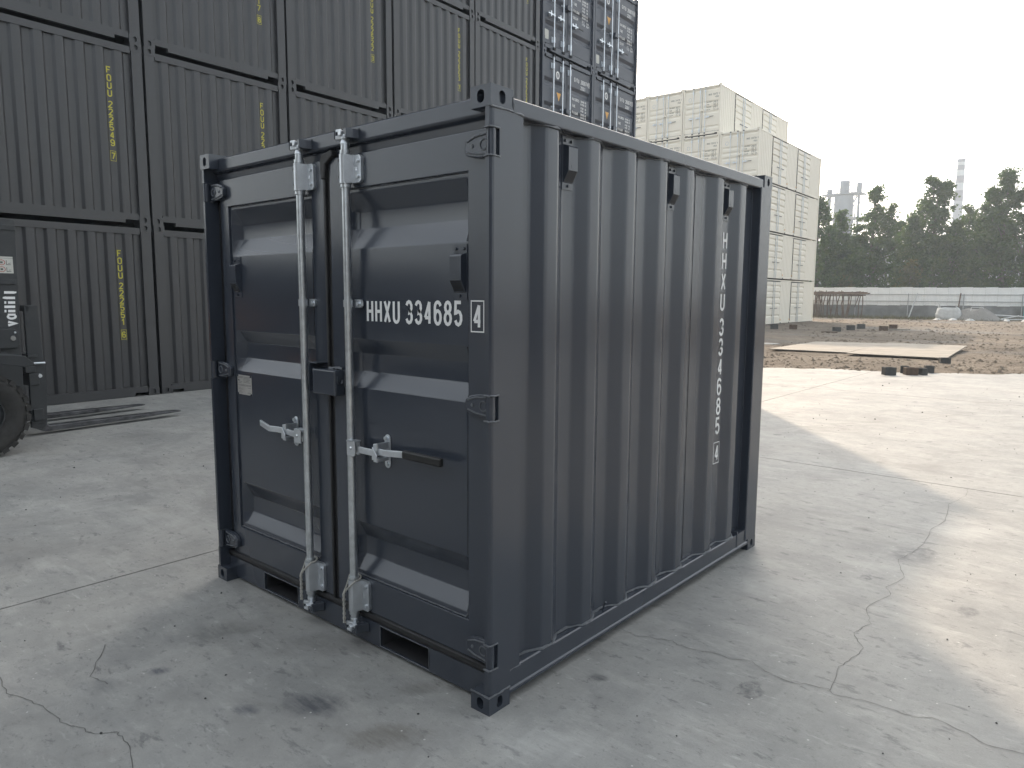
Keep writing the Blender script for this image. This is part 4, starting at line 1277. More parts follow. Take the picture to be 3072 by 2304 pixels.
for c in range(-5, 4):
    for k in range(5 if c > -3 else 1):  # unseen far-left columns kept one tier high to shape door reflections
        n_, ck = NUM.get((c, k), (None, None))
        if n_:
            lab = 'dark grey container end numbered FOUU %s, %s tier, %s' % ('222' if (c, k) == (0, 1) else n_, TIERN[k], COLN[c])
        else:
            lab = 'dark grey blank container end, %s tier, %s' % (TIERN[k], COLN[c])
        if first:
            o = blank; first = False
            KIDS[blank.name] = [(q, [g_ for g_ in bpy.data.objects if g_.parent is q]) for q in bpy.data.objects if q.parent is blank]
            o.location = wall_at(c*WP+.004, k*SH); o.rotation_euler = (0, 0, WR); o['label'] = lab
        else:
            jx = random.Random(c*10+k)
            o = copy_tree(blank, wall_at(c*WP+.02+jx.uniform(-.006, .006), k*SH, jx.uniform(-.006, .006)), WR, lab)
        if n_:
            down_text('FOUU '+n_, ck, put_in).build('number', 'yellow', o, fix=False)
first = True
GN = {(4, 2): ('260074', '0'), (5, 2): ('260075', '3'), (5, 3): ('260076', '9')}
auto = 60
for c in (4, 5):
    for k in range(5 if c == 4 else 4):
        n_, ck = GN.get((c, k), (None, None))
        cn = 'left door-end column' if c == 4 else 'right door-end column beside the sky'
        if n_:
            lab = 'slate grey door-end container marked GVTU %s, %s tier, %s' % (n_, TIERN[k], cn)
        else:
            lab = 'slate grey door-end container, %s tier, %s' % (TIERN[k], cn)
        loc = wall_at(4.045*WP+(c-4)*2.452+(.0 if c == 4 else 0), k*SH)
        if first:
            o = dbox; first = False
            KIDS[dbox.name] = [(q, [g_ for g_ in bpy.data.objects if g_.parent is q]) for q in bpy.data.objects if q.parent is dbox]
            o.location = loc; o.rotation_euler = (0, 0, WR); o['label'] = lab
        else:
            o = copy_tree(dbox, loc, WR, lab)
        if not n_:
            continue
        t = MB(); pz = lambda u, v: (u, ft, v)
        x = line_text(t, 'GVTU', 1.52, 2.11, .050, .11, .015, .014, pz)
        x = line_text(t, n_, x+.07, 2.11, .050, .11, .015, .010, pz)
        letter(t, ck, 2.228, 2.115, .045, .10, .014, pz)
        framebox(t, 2.213, 2.286, 2.10, 2.228, .008, pz)
        t.build('number', 'white', o, fix=False)

# unseen row inferred and added behind the photographer, to darken door and rib reflections
for c in range(6):
    for k in range(3):
        copy_tree(blank, (-9.0+c*2.478+2.438, -12.5, k*SH), PI, 'unseen dark grey container added behind the photographer, %s tier, %s column' % (TIERN[k], ['first', 'second', 'third', 'fourth', 'fifth', 'sixth', 'seventh', 'eighth'][c]))

for c in range(5):  # unseen row added on the right, so the rib slopes reflect dark
    for k in range(2):
        copy_tree(blank, (9.5, 0.5-c*2.478, k*SH), -PI/2, 'unseen dark grey container added right of the photographer, %s tier, %s column' % (TIERN[k], ['first', 'second', 'third', 'fourth', 'fifth'][c]))

# ---- cream stack with side doors
CL, CH = 12.192, 2.896
cream = thing('shipping_container', 'x', 'container', group='cream stacked containers')
shell(cream, 'cream', SW, CL, CH)
posts(cream, 'cream', SW, CL, CH, front_w=.085)
rails(cream, 'cream', SW, CL, CH)
side(cream, 'cream', 0.0, -1, CL, CH, [(.12, CL-.12)])
SD = [(2.30, 4.98), (7.08, 9.80)]
side(cream, 'cream', SW, 1, CL, CH, [(.12, 2.30), (4.98, 7.08), (9.80, CL-.12)])
MB().box(.14, SW-.14, CL-.05, CL-.03, .146, CH-.1).build('rear_panel', 'cream', cream)
TR40 = [(2.70, 2.655, 2.61, 2.565), (1.98, 1.92, 1.86, 1.80), (1.68, 1.62, 1.56, 1.50), (1.38, 1.32, 1.26, 1.20), (.52, .46, .40, .34)]
door_end(cream, 'cream', SW, CH, 1.245, (.66, 1.11, 1.455), TR40, .030, 'galv', 1.46, 1.02)
RIBZ = [2.50, 2.12, 1.74, 1.36, .62]
for a, b in SD:
    md = (a+b)/2
    for (p, q) in ((a+.02, md-.008), (md+.008, b-.02)):
        m = MB()
        yb = [p, p+.06, p+.10, q-.10, q-.06, q]
        zb = [2.70]
        for z in RIBZ: zb += [z, z-.05, z-.11, z-.16]
        zb.append(.12)
        for z in zb:
            lv = any(abs(z-(r-.05)) < 1e-6 or abs(z-(r-.11)) < 1e-6 for r in RIBZ)
            for i, y in enumerate(yb):
                m.v.append((SW-.006-(.045 if (lv and 2 <= i <= 3) else 0), y, z))
        for j in range(len(zb)-1):
            for i in range(5):
                w_ = j*6+i
                m.f.append((w_, w_+1, w_+7, w_+6))
        d = m.build('side_door', 'cream', cream, fix=False)
        for hz_ in (.35, 1.0, 1.8, 2.45):
            y_ = a+.01 if p < md-.5 else b-.01
            MB().box(SW-.01, SW+.012, y_-.03, y_+.05, hz_-.05, hz_+.05).build('hinge', 'cream', d)
    MB().box(SW-.075, SW-.065, a, b, .10, 2.72).build('door_seal', 'rubber', cream)
    for y in (md-.14, md+.14):
        r = MB().cyl((SW+.03, y, .05), (SW+.03, y, 2.72), .019, None, 8).build('lock_rod', 'galv', cream, smooth=40)
        s = -1 if y < md else 1
        MB().box(SW+.035, SW+.06, min(y, y+s*.5), max(y, y+s*.5), 1.0, 1.035).build('handle', 'grip', r)
    MB().box(SW-.004, SW+.003, (b+.10 if a < 4 else a-.28), (b+.28 if a < 4 else a-.10), .015, .085).build('rail_pocket', 'hole', cream)
    MB().box(SW-.004, SW+.004, (b+.10 if a < 4 else a-.22), (b+.22 if a < 4 else a-.10), .22, .30).build('caution_tag', 'orange', cream)
m = MB(); fc = .0475
table_text(m, lambda u, v: (u, fc, v), 1.53, 1.92, .86, '27850', '61400'); m.build('data_lettering', 'darktext', cream, fix=False)
m = MB(); line_text(m, '45G3', 2.06, 2.10, .045, .10, .013, .01, lambda u, v: (u, fc, v)); m.build('size_code', 'darktext', cream, fix=False)
M['blue'] = simple('blue_decal', (0.25, 0.36, 0.50), 0.5)
m = MB(); stroke(m, [(.43+.09*math.cos(a), 2.18+.11*math.sin(a)) for a in np.linspace(0, 2*PI, 17)], .012, lambda u, v: (u, fc, v)); m.build('round_decal', 'blue', cream, fix=False)
CX0, CY0, CA, CW, CZ = -15.716, 40.575, 0.0336, 2.473, -0.133
def cream_at(j, k):
    # j-th column from the right, k-th tier
    off = -CW*j - SW
    return (CX0+math.cos(CA)*off, CY0+math.sin(CA)*off, CZ+k*CH)
CN = {(1, 4): '334732', (2, 4): '334728', (0, 3): '334739', (1, 3): '334737', (3, 4): '334736', (2, 3): '334738'}
CCOL = ['right-hand column', 'second column from the right', 'third column from the right', 'fourth column from the right', 'left-hand column']
CT = ['bottom', 'second', 'third', 'fourth', 'top']
auto = 40
first = True
for k in range(5):
    for j in range(5):
        if k == 4 and j == 0:
            continue
        n_ = CN.get((j, k))
        if n_:
            lab = 'cream container marked HHXU %s, %s tier, %s of the cream stack' % (n_, CT[k], CCOL[j])
        else:
            lab = 'cream container with side doors, %s tier, %s of the cream stack' % (CT[k], CCOL[j])
        if first:
            o = cream; first = False
            KIDS[cream.name] = [(q, [g_ for g_ in bpy.data.objects if g_.parent is q]) for q in bpy.data.objects if q.parent is cream]
            o.location = cream_at(j, k); o.rotation_euler = (0, 0, CA); o['label'] = lab
        else:
            o = copy_tree(cream, cream_at(j, k), CA, lab)
        if not n_:
            continue
        t = MB(); pz = lambda u, v: (u, fc, v)
        x = line_text(t, 'HHXU', 1.63, 2.26, .045, .11, .013, .010, pz)
        line_text(t, n_, x+.06, 2.26, .045, .11, .013, .008, pz)
        letter(t, '0', 2.30, 2.265, .04, .10, .012, pz)
        t.build('number', 'darktext', o, fix=False)

# ================================================================== FORKLIFT
M['lift'] = paint('machine_grey_paint', (0.0225, 0.0248, 0.0270), 0.5, dustamt=0.15)
M['liftbody'] = paint('machine_body_paint', (0.34, 0.13, 0.03), 0.45, dustamt=0.12)
M['tyre'] = simple('dusty_tyre_rubber', (0.0315, 0.0301, 0.0280), 0.85, 0.0, 0.3, 12.0, 0.2, 40.0)
M['forksteel'] = simple('worn_fork_steel', (0.0800, 0.0800, 0.0840), 0.38, 0.6, 0.6, 9.0)
M['rust'] = simple('rusty_steel', (0.10, 0.065, 0.045), 0.8, 0.0, 0.5, 14.0, 0.3, 60.0)
M['glassdark'] = simple('lamp_glass', (0.20, 0.20, 0.19), 0.15)
M['red'] = simple('red_print', (0.35, 0.05, 0.04), 0.5)
fl = thing('forklift', 'dark grey forklift at the left edge with forks lowered near the ground', 'forklift', (-7.378, 0.767, 0.0), 0.1012)
def fork(xc):
    m = MB()
    p = [(-.055, .95), (-.055, .055), (-.02, .035), (1.0, .040), (1.56, .058), (1.57, .064), (1.56, .072), (.9, .088), (.02, .098), (.005, .12), (.0, .95)]
    m.prism(p, 'x', xc-.065, xc+.065)
    m.build('fork', 'forksteel', fl, bevel=0.008)
fork(-0.01); fork(-.87)
for z0, z1, y0 in ((.56, .69, -.16), (.70, .77, -.19), (.17, .30, -.14), (.86, .90, -.16)):
    MB().box(-1.00, .10, y0, y0+.10, z0, z1).build('carriage_beam', 'lift', fl, bevel=0.006)
for xc in (.055, -.93):
    MB().prism([(-.15, 1.42), (-.06, 1.425), (-.02, 1.42), (.0, .9), (.012, .45), (-.005, .12), (-.06, .06), (-.16, .10), (-.15, .5)], 'x', xc-.02, xc+.02).build('backrest_side', 'lift', fl, bevel=0.004)
MB().box(-.95, .075, -.14, -.10, 1.36, 1.42).build('backrest_bar', 'lift', fl, bevel=0.004)
for xc in (-.75, -.58, -.40, -.22):
    MB().box(xc-.015, xc+.015, -.135, -.105, .88, 1.36).build('backrest_upright', 'lift', fl)
MB().tube([(.09, -.10, .80), (.11, -.03, .80), (.11, .0, .80)], .012, 8).build('carriage_pin', 'zinc', fl, smooth=50)
MB().cyl((.076, -.05, .66), (.10, -.05, .66), .024, .02, 12).build('carriage_bolt', 'zinc', fl, smooth=50)
# mast
for x0, x1 in ((-.02, .16), (-1.04, -.86)):
    p = [(-.56, 2.31), (-.56, .22), (-.40, .14), (-.25, .22), (-.235, .9), (-.205, 2.29), (-.22, 2.31)]
    MB().prism(p, 'x', x0, x1).build('mast_channel', 'lift', fl, bevel=0.006)
for z in (1.05, 2.15):
    MB().box(-.86, -.02, -.52, -.44, z, z+.12).build('mast_crossbar', 'lift', fl)
for z, y1 in ((2.195, -.215), (1.640, -.245)):
    MB().box(.155, .175, -.46, y1, z, z+.055).build('mast_bracket', 'lift', fl, bevel=0.004)
MB().cyl((-.30, -.36, .3), (-.30, -.36, 2.25), .045, None, 12).build('lift_cylinder', 'zinc', fl, smooth=40)
MB().cyl((-.58, -.36, .3), (-.58, -.36, 2.25), .045, None, 12).build('lift_cylinder', 'zinc', fl, smooth=40)
m = MB(); m.prism([(-.46, .98), (-.29, .98), (-.26, 1.03), (-.265, 1.14), (-.31, 1.185), (-.46, 1.185)], 'x', .155, .215)
lamp = m.build('lamp_housing', 'lift', fl, bevel=0.008)
MB().cyl((.212, -.325, 1.085), (.222, -.325, 1.085), .028, .024, 12).build('lamp_glass', 'glassdark', lamp, smooth=40)
MB().cyl((.214, -.305, 1.145), (.224, -.305, 1.145), .012, .010, 10).build('lamp_screw', 'zinc', lamp, smooth=40)
# load sticker and maker's lettering on the mast
st = MB().box(.1605, .1625, -.43, -.255, 1.755, 1.925).build('load_sticker', 'paper', fl)
t = MB(); pf = lambda u, v: (.1632, u, v)
for zc in (1.795, 1.865):
    stroke(t, [(-.36+.032*math.cos(a), zc+.026*math.sin(a)) for a in np.linspace(0, 2*PI, 13)], .006, pf)
t.build('sticker_rings', 'red', st, fix=False)
t = MB()
for zc in (1.795, 1.865):
    stroke(t, [(-.315, zc+.022), (-.315, zc-.022), (-.275, zc-.022)], .006, pf); stroke(t, [(-.30, zc-.01), (-.275, zc-.004)], .005, pf); stroke(t, [(-.372, zc), (-.348, zc)], .02, pf)
stroke(t, [(-.43, 1.908), (-.255, 1.908)], .003, pf)
t.build('sticker_print', 'darktext', st, fix=False)
t = MB()
def pv(u, v):       # text runs upward, letter tops towards the rear
    return (.1625, -.262 + (0.018*(u-.0)/.36) - v, 1.205 + u)
x = 0
for ch, w_ in (('v', .062), ('a', .062), ('i', .034), ('l', .034), ('i', .034), ('f', .046), ('t', .046)):
    letter(t, ch, x, 0, w_, .125, .026 if ch != 'a' else .022, pv); x += w_+.010
t.build('mast_lettering', 'white', fl, fix=False)
# wheels
def wheel(xc, yc, r, w, nl, name='wheel'):
    prof = [(.50*r, -.34*w), (.58*r, -.46*w), (.80*r, -.50*w), (.93*r, -.47*w), (.965*r, -.40*w), (.965*r, .40*w), (.93*r, .47*w), (.80*r, .50*w), (.58*r, .46*w), (.50*r, .34*w)]
    n = 40
    m = MB()
    for i in range(n):
        a = 2*PI*i/n
        for (rr, x) in prof:
            m.v.append((xc+x, yc+rr*math.cos(a), r+rr*math.sin(a)))
    k = len(prof)
    for i in range(n):
        for j in range(k-1):
            m.f.append((i*k+j, i*k+j+1, ((i+1) % n)*k+j+1, ((i+1) % n)*k+j))
    rim = MB()
    rp = [(.50*r, .36*w), (.47*r, .36*w), (.45*r, .20*w), (.36*r, .12*w), (.20*r, .14*w), (.18*r, .30*w), (.0, .31*w)]
    for i in range(24):
        a = 2*PI*i/24
        for (rr, x) in rp:
            rim.v.append((xc+x, yc+rr*math.cos(a), r+rr*math.sin(a)))
    for i in range(24):
        for j in range(len(rp)-1):
            q = len(rp)
            rim.f.append((i*q+j, i*q+j+1, ((i+1) % 24)*q+j+1, ((i+1) % 24)*q+j))
    rim.v += [(xc-p[0]+xc if False else 2*xc-p[0], p[1], p[2]) for p in list(rim.v)]
    nn_ = len(rim.v)//2
    rim.f += [tuple(i+nn_ for i in q) for q in list(rim.f)]
    wh = rim.build(name, 'lift', fl, smooth=40)
    ty = m.build('tyre', 'tyre', wh, smooth=50)
    lug = MB()
    for i in range(nl):
        for s in (-1, 1):
            a = 2*PI*(i+(0.5 if s > 0 else 0))/nl
            ca, sa = math.cos(a), math.sin(a)
            hw = PI*r/nl*0.60
            P = []
            for rr in (.90*r, 1.0*r):
                for xx in (s*.02*w, s*.515*w):
                    for tt in (-hw, hw):
                        sk = tt + (0.25*hw if abs(xx) < .1*w else -0.25*hw)*2
                        P.append((xc+xx, yc+rr*ca-sk*sa, r+rr*sa+sk*ca))
            lug.add(P, [(0, 1, 3, 2), (4, 6, 7, 5), (0, 4, 5, 1), (2, 3, 7, 6), (0, 2, 6, 4), (1, 5, 7, 3)])
    structure(lug.build('tread_lugs', 'tyre', wh), 'stuff')
wheel(.80, -.90, .41, .28, 26)
wheel(.49, -.90, .41, .28, 26)
wheel(-1.64, -.90, .41, .28, 26)
wheel(-1.33, -.90, .41, .28, 26)
wheel(.52, -3.15, .36, .24, 24)
wheel(-1.36, -3.15, .36, .24, 24)
# body (mostly outside the picture)
MB().prism([(-.62, .30), (-.62, .62), (-.95, 1.02), (-1.30, 1.02), (-1.45, .80), (-2.6, .80), (-2.7, .95), (-3.5, .95), (-3.6, .3)], 'x', -1.10, .26).build('chassis', 'lift', fl, bevel=0.02)
MB().prism([(-2.05, .82), (-2.05, 1.30), (-2.2, 1.42), (-3.2, 1.42), (-3.62, 1.30), (-3.74, 1.0), (-3.74, .42), (-3.6, .34), (-3.55, .80)], 'x', -1.12, .28).build('counterweight', 'liftbody', fl, bevel=0.05, segs=3)
MB().prism([(-.42, .86), (-.50, .95), (-.9, .99), (-1.3, .95), (-1.4, .86), (-1.35, .84), (-.9, .92), (-.5, .84)], 'x', .28, .93).build('mudguard', 'lift', fl, bevel=0.006)
MB().box(-.72, -.12, -2.0, -1.5, .82, 1.0).build('seat', 'grip', fl, bevel=0.05, segs=3)
MB().prism([(-2.05, 1.0), (-1.95, 1.0), (-2.05, 1.5), (-2.15, 1.5)], 'x', -.70, -.14).build('seat_back', 'grip', fl, bevel=0.03)
for x in (-1.02, .18):
    MB().tube([(x, -.78, .95), (x, -1.0, 1.7), (x, -1.1, 2.28)], .035, 8).build('guard_post', 'lift', fl, smooth=40)
    MB().tube([(x, -2.6, 1.35), (x, -2.5, 2.0), (x, -2.4, 2.28)], .035, 8).build('guard_post', 'lift', fl, smooth=40)
    MB().tube([(x, -1.1, 2.28), (x, -2.4, 2.28)], .035, 8).build('guard_rail', 'lift', fl, smooth=40)
for k in range(8):
    y = -1.15-k*.17
    MB().box(-1.02, .18, y-.03, y+.01, 2.27, 2.30).build('guard_bar', 'lift', fl)
MB().tube([(-.42+.17*math.cos(a), -1.25+.06*math.sin(a), 1.25+.16*math.sin(a)) for a in np.linspace(0, 2*PI, 21)], .014, 6).build('steering_wheel', 'grip', fl, smooth=60)
MB().tube([(-.42, -1.0, .95), (-.42, -1.25, 1.25)], .03, 8).build('steering_column', 'lift', fl)

# ================================================================== YARD CLUTTER BEYOND THE SLABS
M['steelplate'] = simple('dusty_steel_plate', (0.205, 0.183, 0.150), 0.75, 0.0, 0.22, 1.6, 0.1, 30.0)
M['block'] = simple('cinder_block', (0.0553, 0.0553, 0.0533), 0.9, 0.0, 0.3, 9.0, 0.4, 60.0)
M['blockrust'] = simple('rusty_block', (0.0845, 0.0553, 0.0390), 0.9, 0.0, 0.4, 9.0, 0.4, 60.0)
M['timber'] = simple('weathered_timber', (0.1120, 0.0840, 0.0630), 0.85, 0.0, 0.4, 7.0, 0.3, 40.0)
M['bag'] = simple('white_woven_bag', (0.4030, 0.4160, 0.4160), 0.7, 0.0, 0.12, 5.0, 0.5, 14.0)
M['net'] = simple('grey_netting', (0.1800, 0.1740, 0.1620), 0.9, 0.0, 0.25, 20.0)
M['teal'] = simple('teal_plastic', (0.05, 0.26, 0.28), 0.5)
M['sheetwhite'] = simple('white_steel_sheet', (0.70, 0.71, 0.70), 0.5, 0.0, 0.08, 1.2)
M['render'] = simple('stained_cement_wall', (0.1470, 0.1540, 0.1540), 0.9, 0.0, 0.35, 0.9, 0.3, 8.0)
M['grass'] = simple('dry_grass', (0.1040, 0.0975, 0.0390), 0.9, 0.0, 0.4, 3.0)
M['railsteel'] = simple('painted_rail', (0.32, 0.33, 0.33), 0.6, 0.0, 0.2)

def slabplate(P, label, z):
    m = MB()
    m.prism(P, 'z', z, z+0.022)
    tag(m.build('steel_plate', 'steelplate', None), label, 'steel plate', 'steel plates on the earth')
slabplate([(-6.29, 18.94), (-4.17, 19.08), (-4.40, 24.30), (-6.45, 23.62)], 'dusty steel plate on the earth, the left one, next to the container', 0.062)
slabplate([(-3.99, 18.36), (-1.69, 18.45), (-2.15, 24.35), (-4.36, 24.28)], 'dusty steel plate on the earth, the right one, behind the blocks', 0.092)

def block(x, y, w, d, h, rz, mat, label, z=None):
    m = MB()
    # hollow block: outer walls and a web
    t = .03
    m.box(-w/2, w/2, -d/2, -d/2+t, 0, h); m.box(-w/2, w/2, d/2-t, d/2, 0, h)
    m.box(-w/2, -w/2+t, -d/2+t, d/2-t, .001, h-.001); m.box(w/2-t, w/2, -d/2+t, d/2-t, .001, h-.001)
    m.box(-w/2+t, w/2-t, -d/2+t, d/2-t, 0.002, h-.05)
    o = m.build('block', mat, None, bevel=0.004)
    o.location = (x, y, dirt_z(x, y)-.01 if z is None else z); o.rotation_euler = (0, 0, rz)
    tag(o, label, 'block', 'blocks lying on the ground')
YA = 0.62
block(-2.01, 14.33, .22, .18, .16, YA+.05, 'block', 'dark grey block on the slab edge, leftmost of the near cluster', 0.0)
block(-1.86, 14.98, .16, .16, .15, YA-.4, 'block', 'dark grey block half hidden behind the rusty one', 0.0)
block(-1.68, 14.66, .23, .18, .15, YA, 'blockrust', 'rust-stained block in the middle of the near cluster', 0.0)
block(-1.50, 14.82, .13, .16, .14, YA+.3, 'block', 'small dark block just right of the rusty one', 0.0)
block(-1.49, 15.40, .17, .16, .15, YA-.2, 'block', 'dark grey block at the back right of the near cluster', 0.0)
block(-1.60, 17.70, .22, .16, .14, YA-.15, 'block', 'grey block at the near right corner of the right plate')
for (x, y, mt, lb) in ((-9.73, 39.3, 'block', 'grey block out on the earth, left one of the far pair'), (-9.72, 41.2, 'block', 'grey block out on the earth, farther one of the far pair'),
                       (-8.17, 39.5, 'blockrust', 'reddish block out on the earth, nearer of the right pair'), (-8.29, 42.0, 'blockrust', 'reddish block out on the earth, farther of the right pair'),
                       (-9.70, 36.8, 'block', 'low dark block on the earth, between plates and stack'), (-12.24, 37.8, 'blockrust', 'brownish block on the earth in front of the cream stack'),
                       (-13.08, 37.3, 'block', 'small grey block by the near corner of the cream stack')):
    block(x, y, .40, .26, .26, 0.4, mt, lb)
m = MB(); m.box(-.35, .35, -.1, .1, 0, .09); o = m.build('plank', 'timber', None); o.location = (-9.46, 34.9, dirt_z(-9.46, 34.9)); o.rotation_euler = (0, 0, .7)
tag(o, 'dark short plank lying flat on the earth', 'plank')
m = MB(); m.box(-.6, .6, -.15, .15, 0, .05); o = m.build('plank', 'steelplate', None); o.location = (-7.9, 41.3, dirt_z(-7.9, 41.3)+.01); o.rotation_euler = (0, 0, .7)
tag(o, 'pale board lying beside the reddish blocks', 'plank')

# clods and stones on the earth
cl = MB(); rr = random.Random(3)
for i in range(5200):
    far = rr.random()
    if far < .6:
        x = rr.uniform(-7.5, 4.5); y = yedge(x) + rr.random()**1.6*14 + .05
        r = rr.uniform(.010, .045)*(1 if rr.random() < .94 else 2.2)
    else:
        x = rr.uniform(-20, 6); y = yedge(x) + rr.uniform(10, 48)
        r = rr.uniform(.03, .08)*(1 if rr.random() < .95 else 2)
    if any(a < x < b and c < y < d for a, b, c, d in ((-6.6, -1.5, 18.2, 24.6),)):
        continue
    z = dirt_z(x, y)
    P = [(x+r*rr.uniform(.6, 1.3)*cx_, y+r*rr.uniform(.6, 1.3)*cy_, z+r*rr.uniform(.4, .9)*cz_) for cx_, cy_, cz_ in ((1, 0, 0), (-1, 0, 0), (0, 1, 0), (0, -1, 0), (0, 0, 1), (0, 0, -1))]
    cl.add(P, [(0, 2, 4), (2, 1, 4), (1, 3, 4), (3, 0, 4), (2, 0, 5), (1, 2, 5), (3, 1, 5), (0, 3, 5)])
o = cl.build('earth_clods', 'dirt', None, fix=False); structure(o, 'stuff'); o['label'] = 'loose clods and stones on the earth'; o['category'] = 'clods'
# grit on the slabs
M['grit'] = simple('dark_grit', (0.05, 0.05, 0.05), 0.9, 0, 0.5)
gt_ = MB(); rr = random.Random(5)
for i in range(520):
    x = rr.uniform(-6, 3.0); y = rr.uniform(-1.6, 13)
    if -2.1 < x < .05 and -.05 < y < 2.55: continue
    r = rr.uniform(.0025, .007)*(1 if rr.random() < .93 else 2.0)
    P = [(x+r*rr.uniform(.6, 1.3)*a, y+r*rr.uniform(.6, 1.3)*b, r*.5+r*rr.uniform(.5, .9)*c) for a, b, c in ((1, 0, 0), (-1, 0, 0), (0, 1, 0), (0, -1, 0), (0, 0, 1), (0, 0, -1))]
    gt_.add(P, [(0, 2, 4), (2, 1, 4), (1, 3, 4), (3, 0, 4), (2, 0, 5), (1, 2, 5), (3, 1, 5), (0, 3, 5)])
o = gt_.build('grit', 'grit', None, fix=False); structure(o, 'stuff'); o['label'] = 'dark grit scattered on the concrete'; o['category'] = 'grit'

# ---- boundary fence: cement wall, white steel sheets, rails
FA = math.atan2(4.13, 15.15)
F0 = Vector((-20.27, 66.19, -0.12))
fence = thing('boundary_fence', 'long white sheet-steel fence on a grey cement wall across the lot', 'fence', F0, FA)
# local x runs along the fence, -y faces the yard
MB().box(-26, 44, 0.0, .24, -.3, 1.10).build('cement_wall', 'render', fence, bevel=0.02)
pn = MB()
ppr = []
wpan = 0.88
for i in range(8):
    x = i*wpan/8
    ppr += [(x, 0.0), (x+wpan/8-.03, 0.0), (x+wpan/8-.022, .03), (x+wpan/8-.006, .03)]
ppr.append((wpan, 0.0))
pn.sheet(ppr, 'z', 1.10, 2.63)
pm = pn.mesh('fence_panel', 'sheetwhite', None, False)
for i in range(79):
    o = ob('fence_panel', pm, fence)
    o.location = (-26+i*.885, -.03 + (i % 3)*.004, 0.012*((i*7) % 5-2))
for z in (1.42, 2.00):
    MB().box(-26, 44, -.09, -.045, z, z+.05).build('fence_rail', 'railsteel', fence)
for i in range(17):
    x = -25.5+i*4.1
    MB().box(x, x+.06, -.13, -.092, .0, 2.10).build('fence_post', 'railsteel', fence)

def on_fence(x, y, z=0.0):
    return F0 + Vector((math.cos(FA)*x-math.sin(FA)*y, math.sin(FA)*x+math.cos(FA)*y, z))

# pole-built frame left of the fence
hut = thing('pole_frame', 'ramshackle frame of weathered timber poles by the cream stack', 'timber frame', on_fence(1.9, -2.6), FA)
rr = random.Random(12)
for i in range(26):
    x = rr.uniform(-2.0, 2.0); y = rr.uniform(-.9, .9)
    MB().tube([(x+rr.uniform(-.25, .25), y, -.05), (x, y, 1.2), (x+rr.uniform(-.2, .2), y+rr.uniform(-.1, .1), rr.uniform(1.9, 2.35))], [.05, .045, .035], 6).build('pole', 'timber', hut)
for i in range(9):
    z = rr.uniform(1.85, 2.4); y = rr.uniform(-.9, .9)
    MB().tube([(-2.3+rr.uniform(-.2, .5), y, z+rr.uniform(-.1, .1)), (2.2+rr.uniform(-.7, .4), y+rr.uniform(-.2, .2), z+rr.uniform(-.15, .15))], .045, 6).build('beam', 'timber', hut)
for i in range(6):
    x = rr.uniform(-1.8, 1.8)
    MB().tube([(x, -1.0, 2.2), (x+rr.uniform(-.4, .4), 1.0, 2.25)], .04, 6).build('beam', 'timber', hut)

# leaning poles
def pole(x0, z0, x1, z1, y0, mat, label, r=.035):
    m = MB(); m.tube([(0, 0, z0), (x1-x0, -y0*.8, z1)], r, 8)
    o = m.build('leaning_pole', mat, None, smooth=50); o.location = on_fence(x0, y0); o.rotation_euler = (0, 0, FA)
    tag(o, label, 'pole', 'poles leaning on the fence')
pole(7.4, 0.05, 8.0, 2.1, -1.0, 'bag', 'white pole leaning against the middle of the fence', .05)
pole(3.2, .9, 3.5, 2.05, -.35, 'rust', 'dark rusty pole leaning on the fence near the timber frame')
pole(11.05, .75, 11.2, 2.15, -.35, 'rust', 'dark post against the fence above the netting heap', .05)

# bulk bag
def blob(name, mat, fn, nu_=22, nv_=14):
    m = MB()
    for j in range(nv_+1):
        for i in range(nu_):
            m.v.append(fn(2*PI*i/nu_, j/nv_))
    for j in range(nv_):
        for i in range(nu_):
            m.f.append((j*nu_+i, j*nu_+(i+1) % nu_, (j+1)*nu_+(i+1) % nu_, (j+1)*nu_+i))
    m.f.append(tuple(range(nu_-1, -1, -1))); m.f.append(tuple(range(nv_*nu_, (nv_+1)*nu_)))
    return m
def bagf(a, t):
    k = 1.0+.10*math.sin(t*PI)-.12*t
    sx, sy = .85*k, .6*k
    e = .45
    c, s = math.cos(a), math.sin(a)
    x = math.copysign(abs(c)**e, c)*sx; y = math.copysign(abs(s)**e, s)*sy
    w_ = .10*(vnoise(x*4+t*7, y*4+3)-.5)
    return (x+w_, y+w_, t*(.86+.16*vnoise(x*3+5, y*3)))
bagb = thing('bulk_bag', 'slumped white woven bulk bag lying before the fence', 'bag', on_fence(10.1, -3.2), FA)
blob('x', 'bag', bagf).build('bag_body', 'bag', bagb, smooth=70)
for sx in (-.7, .55):
    MB().tube([(sx, -.3, .85), (sx-.1, -.25, 1.15), (sx-.05, -.05, 1.32 if sx < 0 else 1.0), (sx+.1, .2, 1.0), (sx+.1, .3, .84)], .035, 6).build('bag_loop', 'bag', bagb, smooth=60)
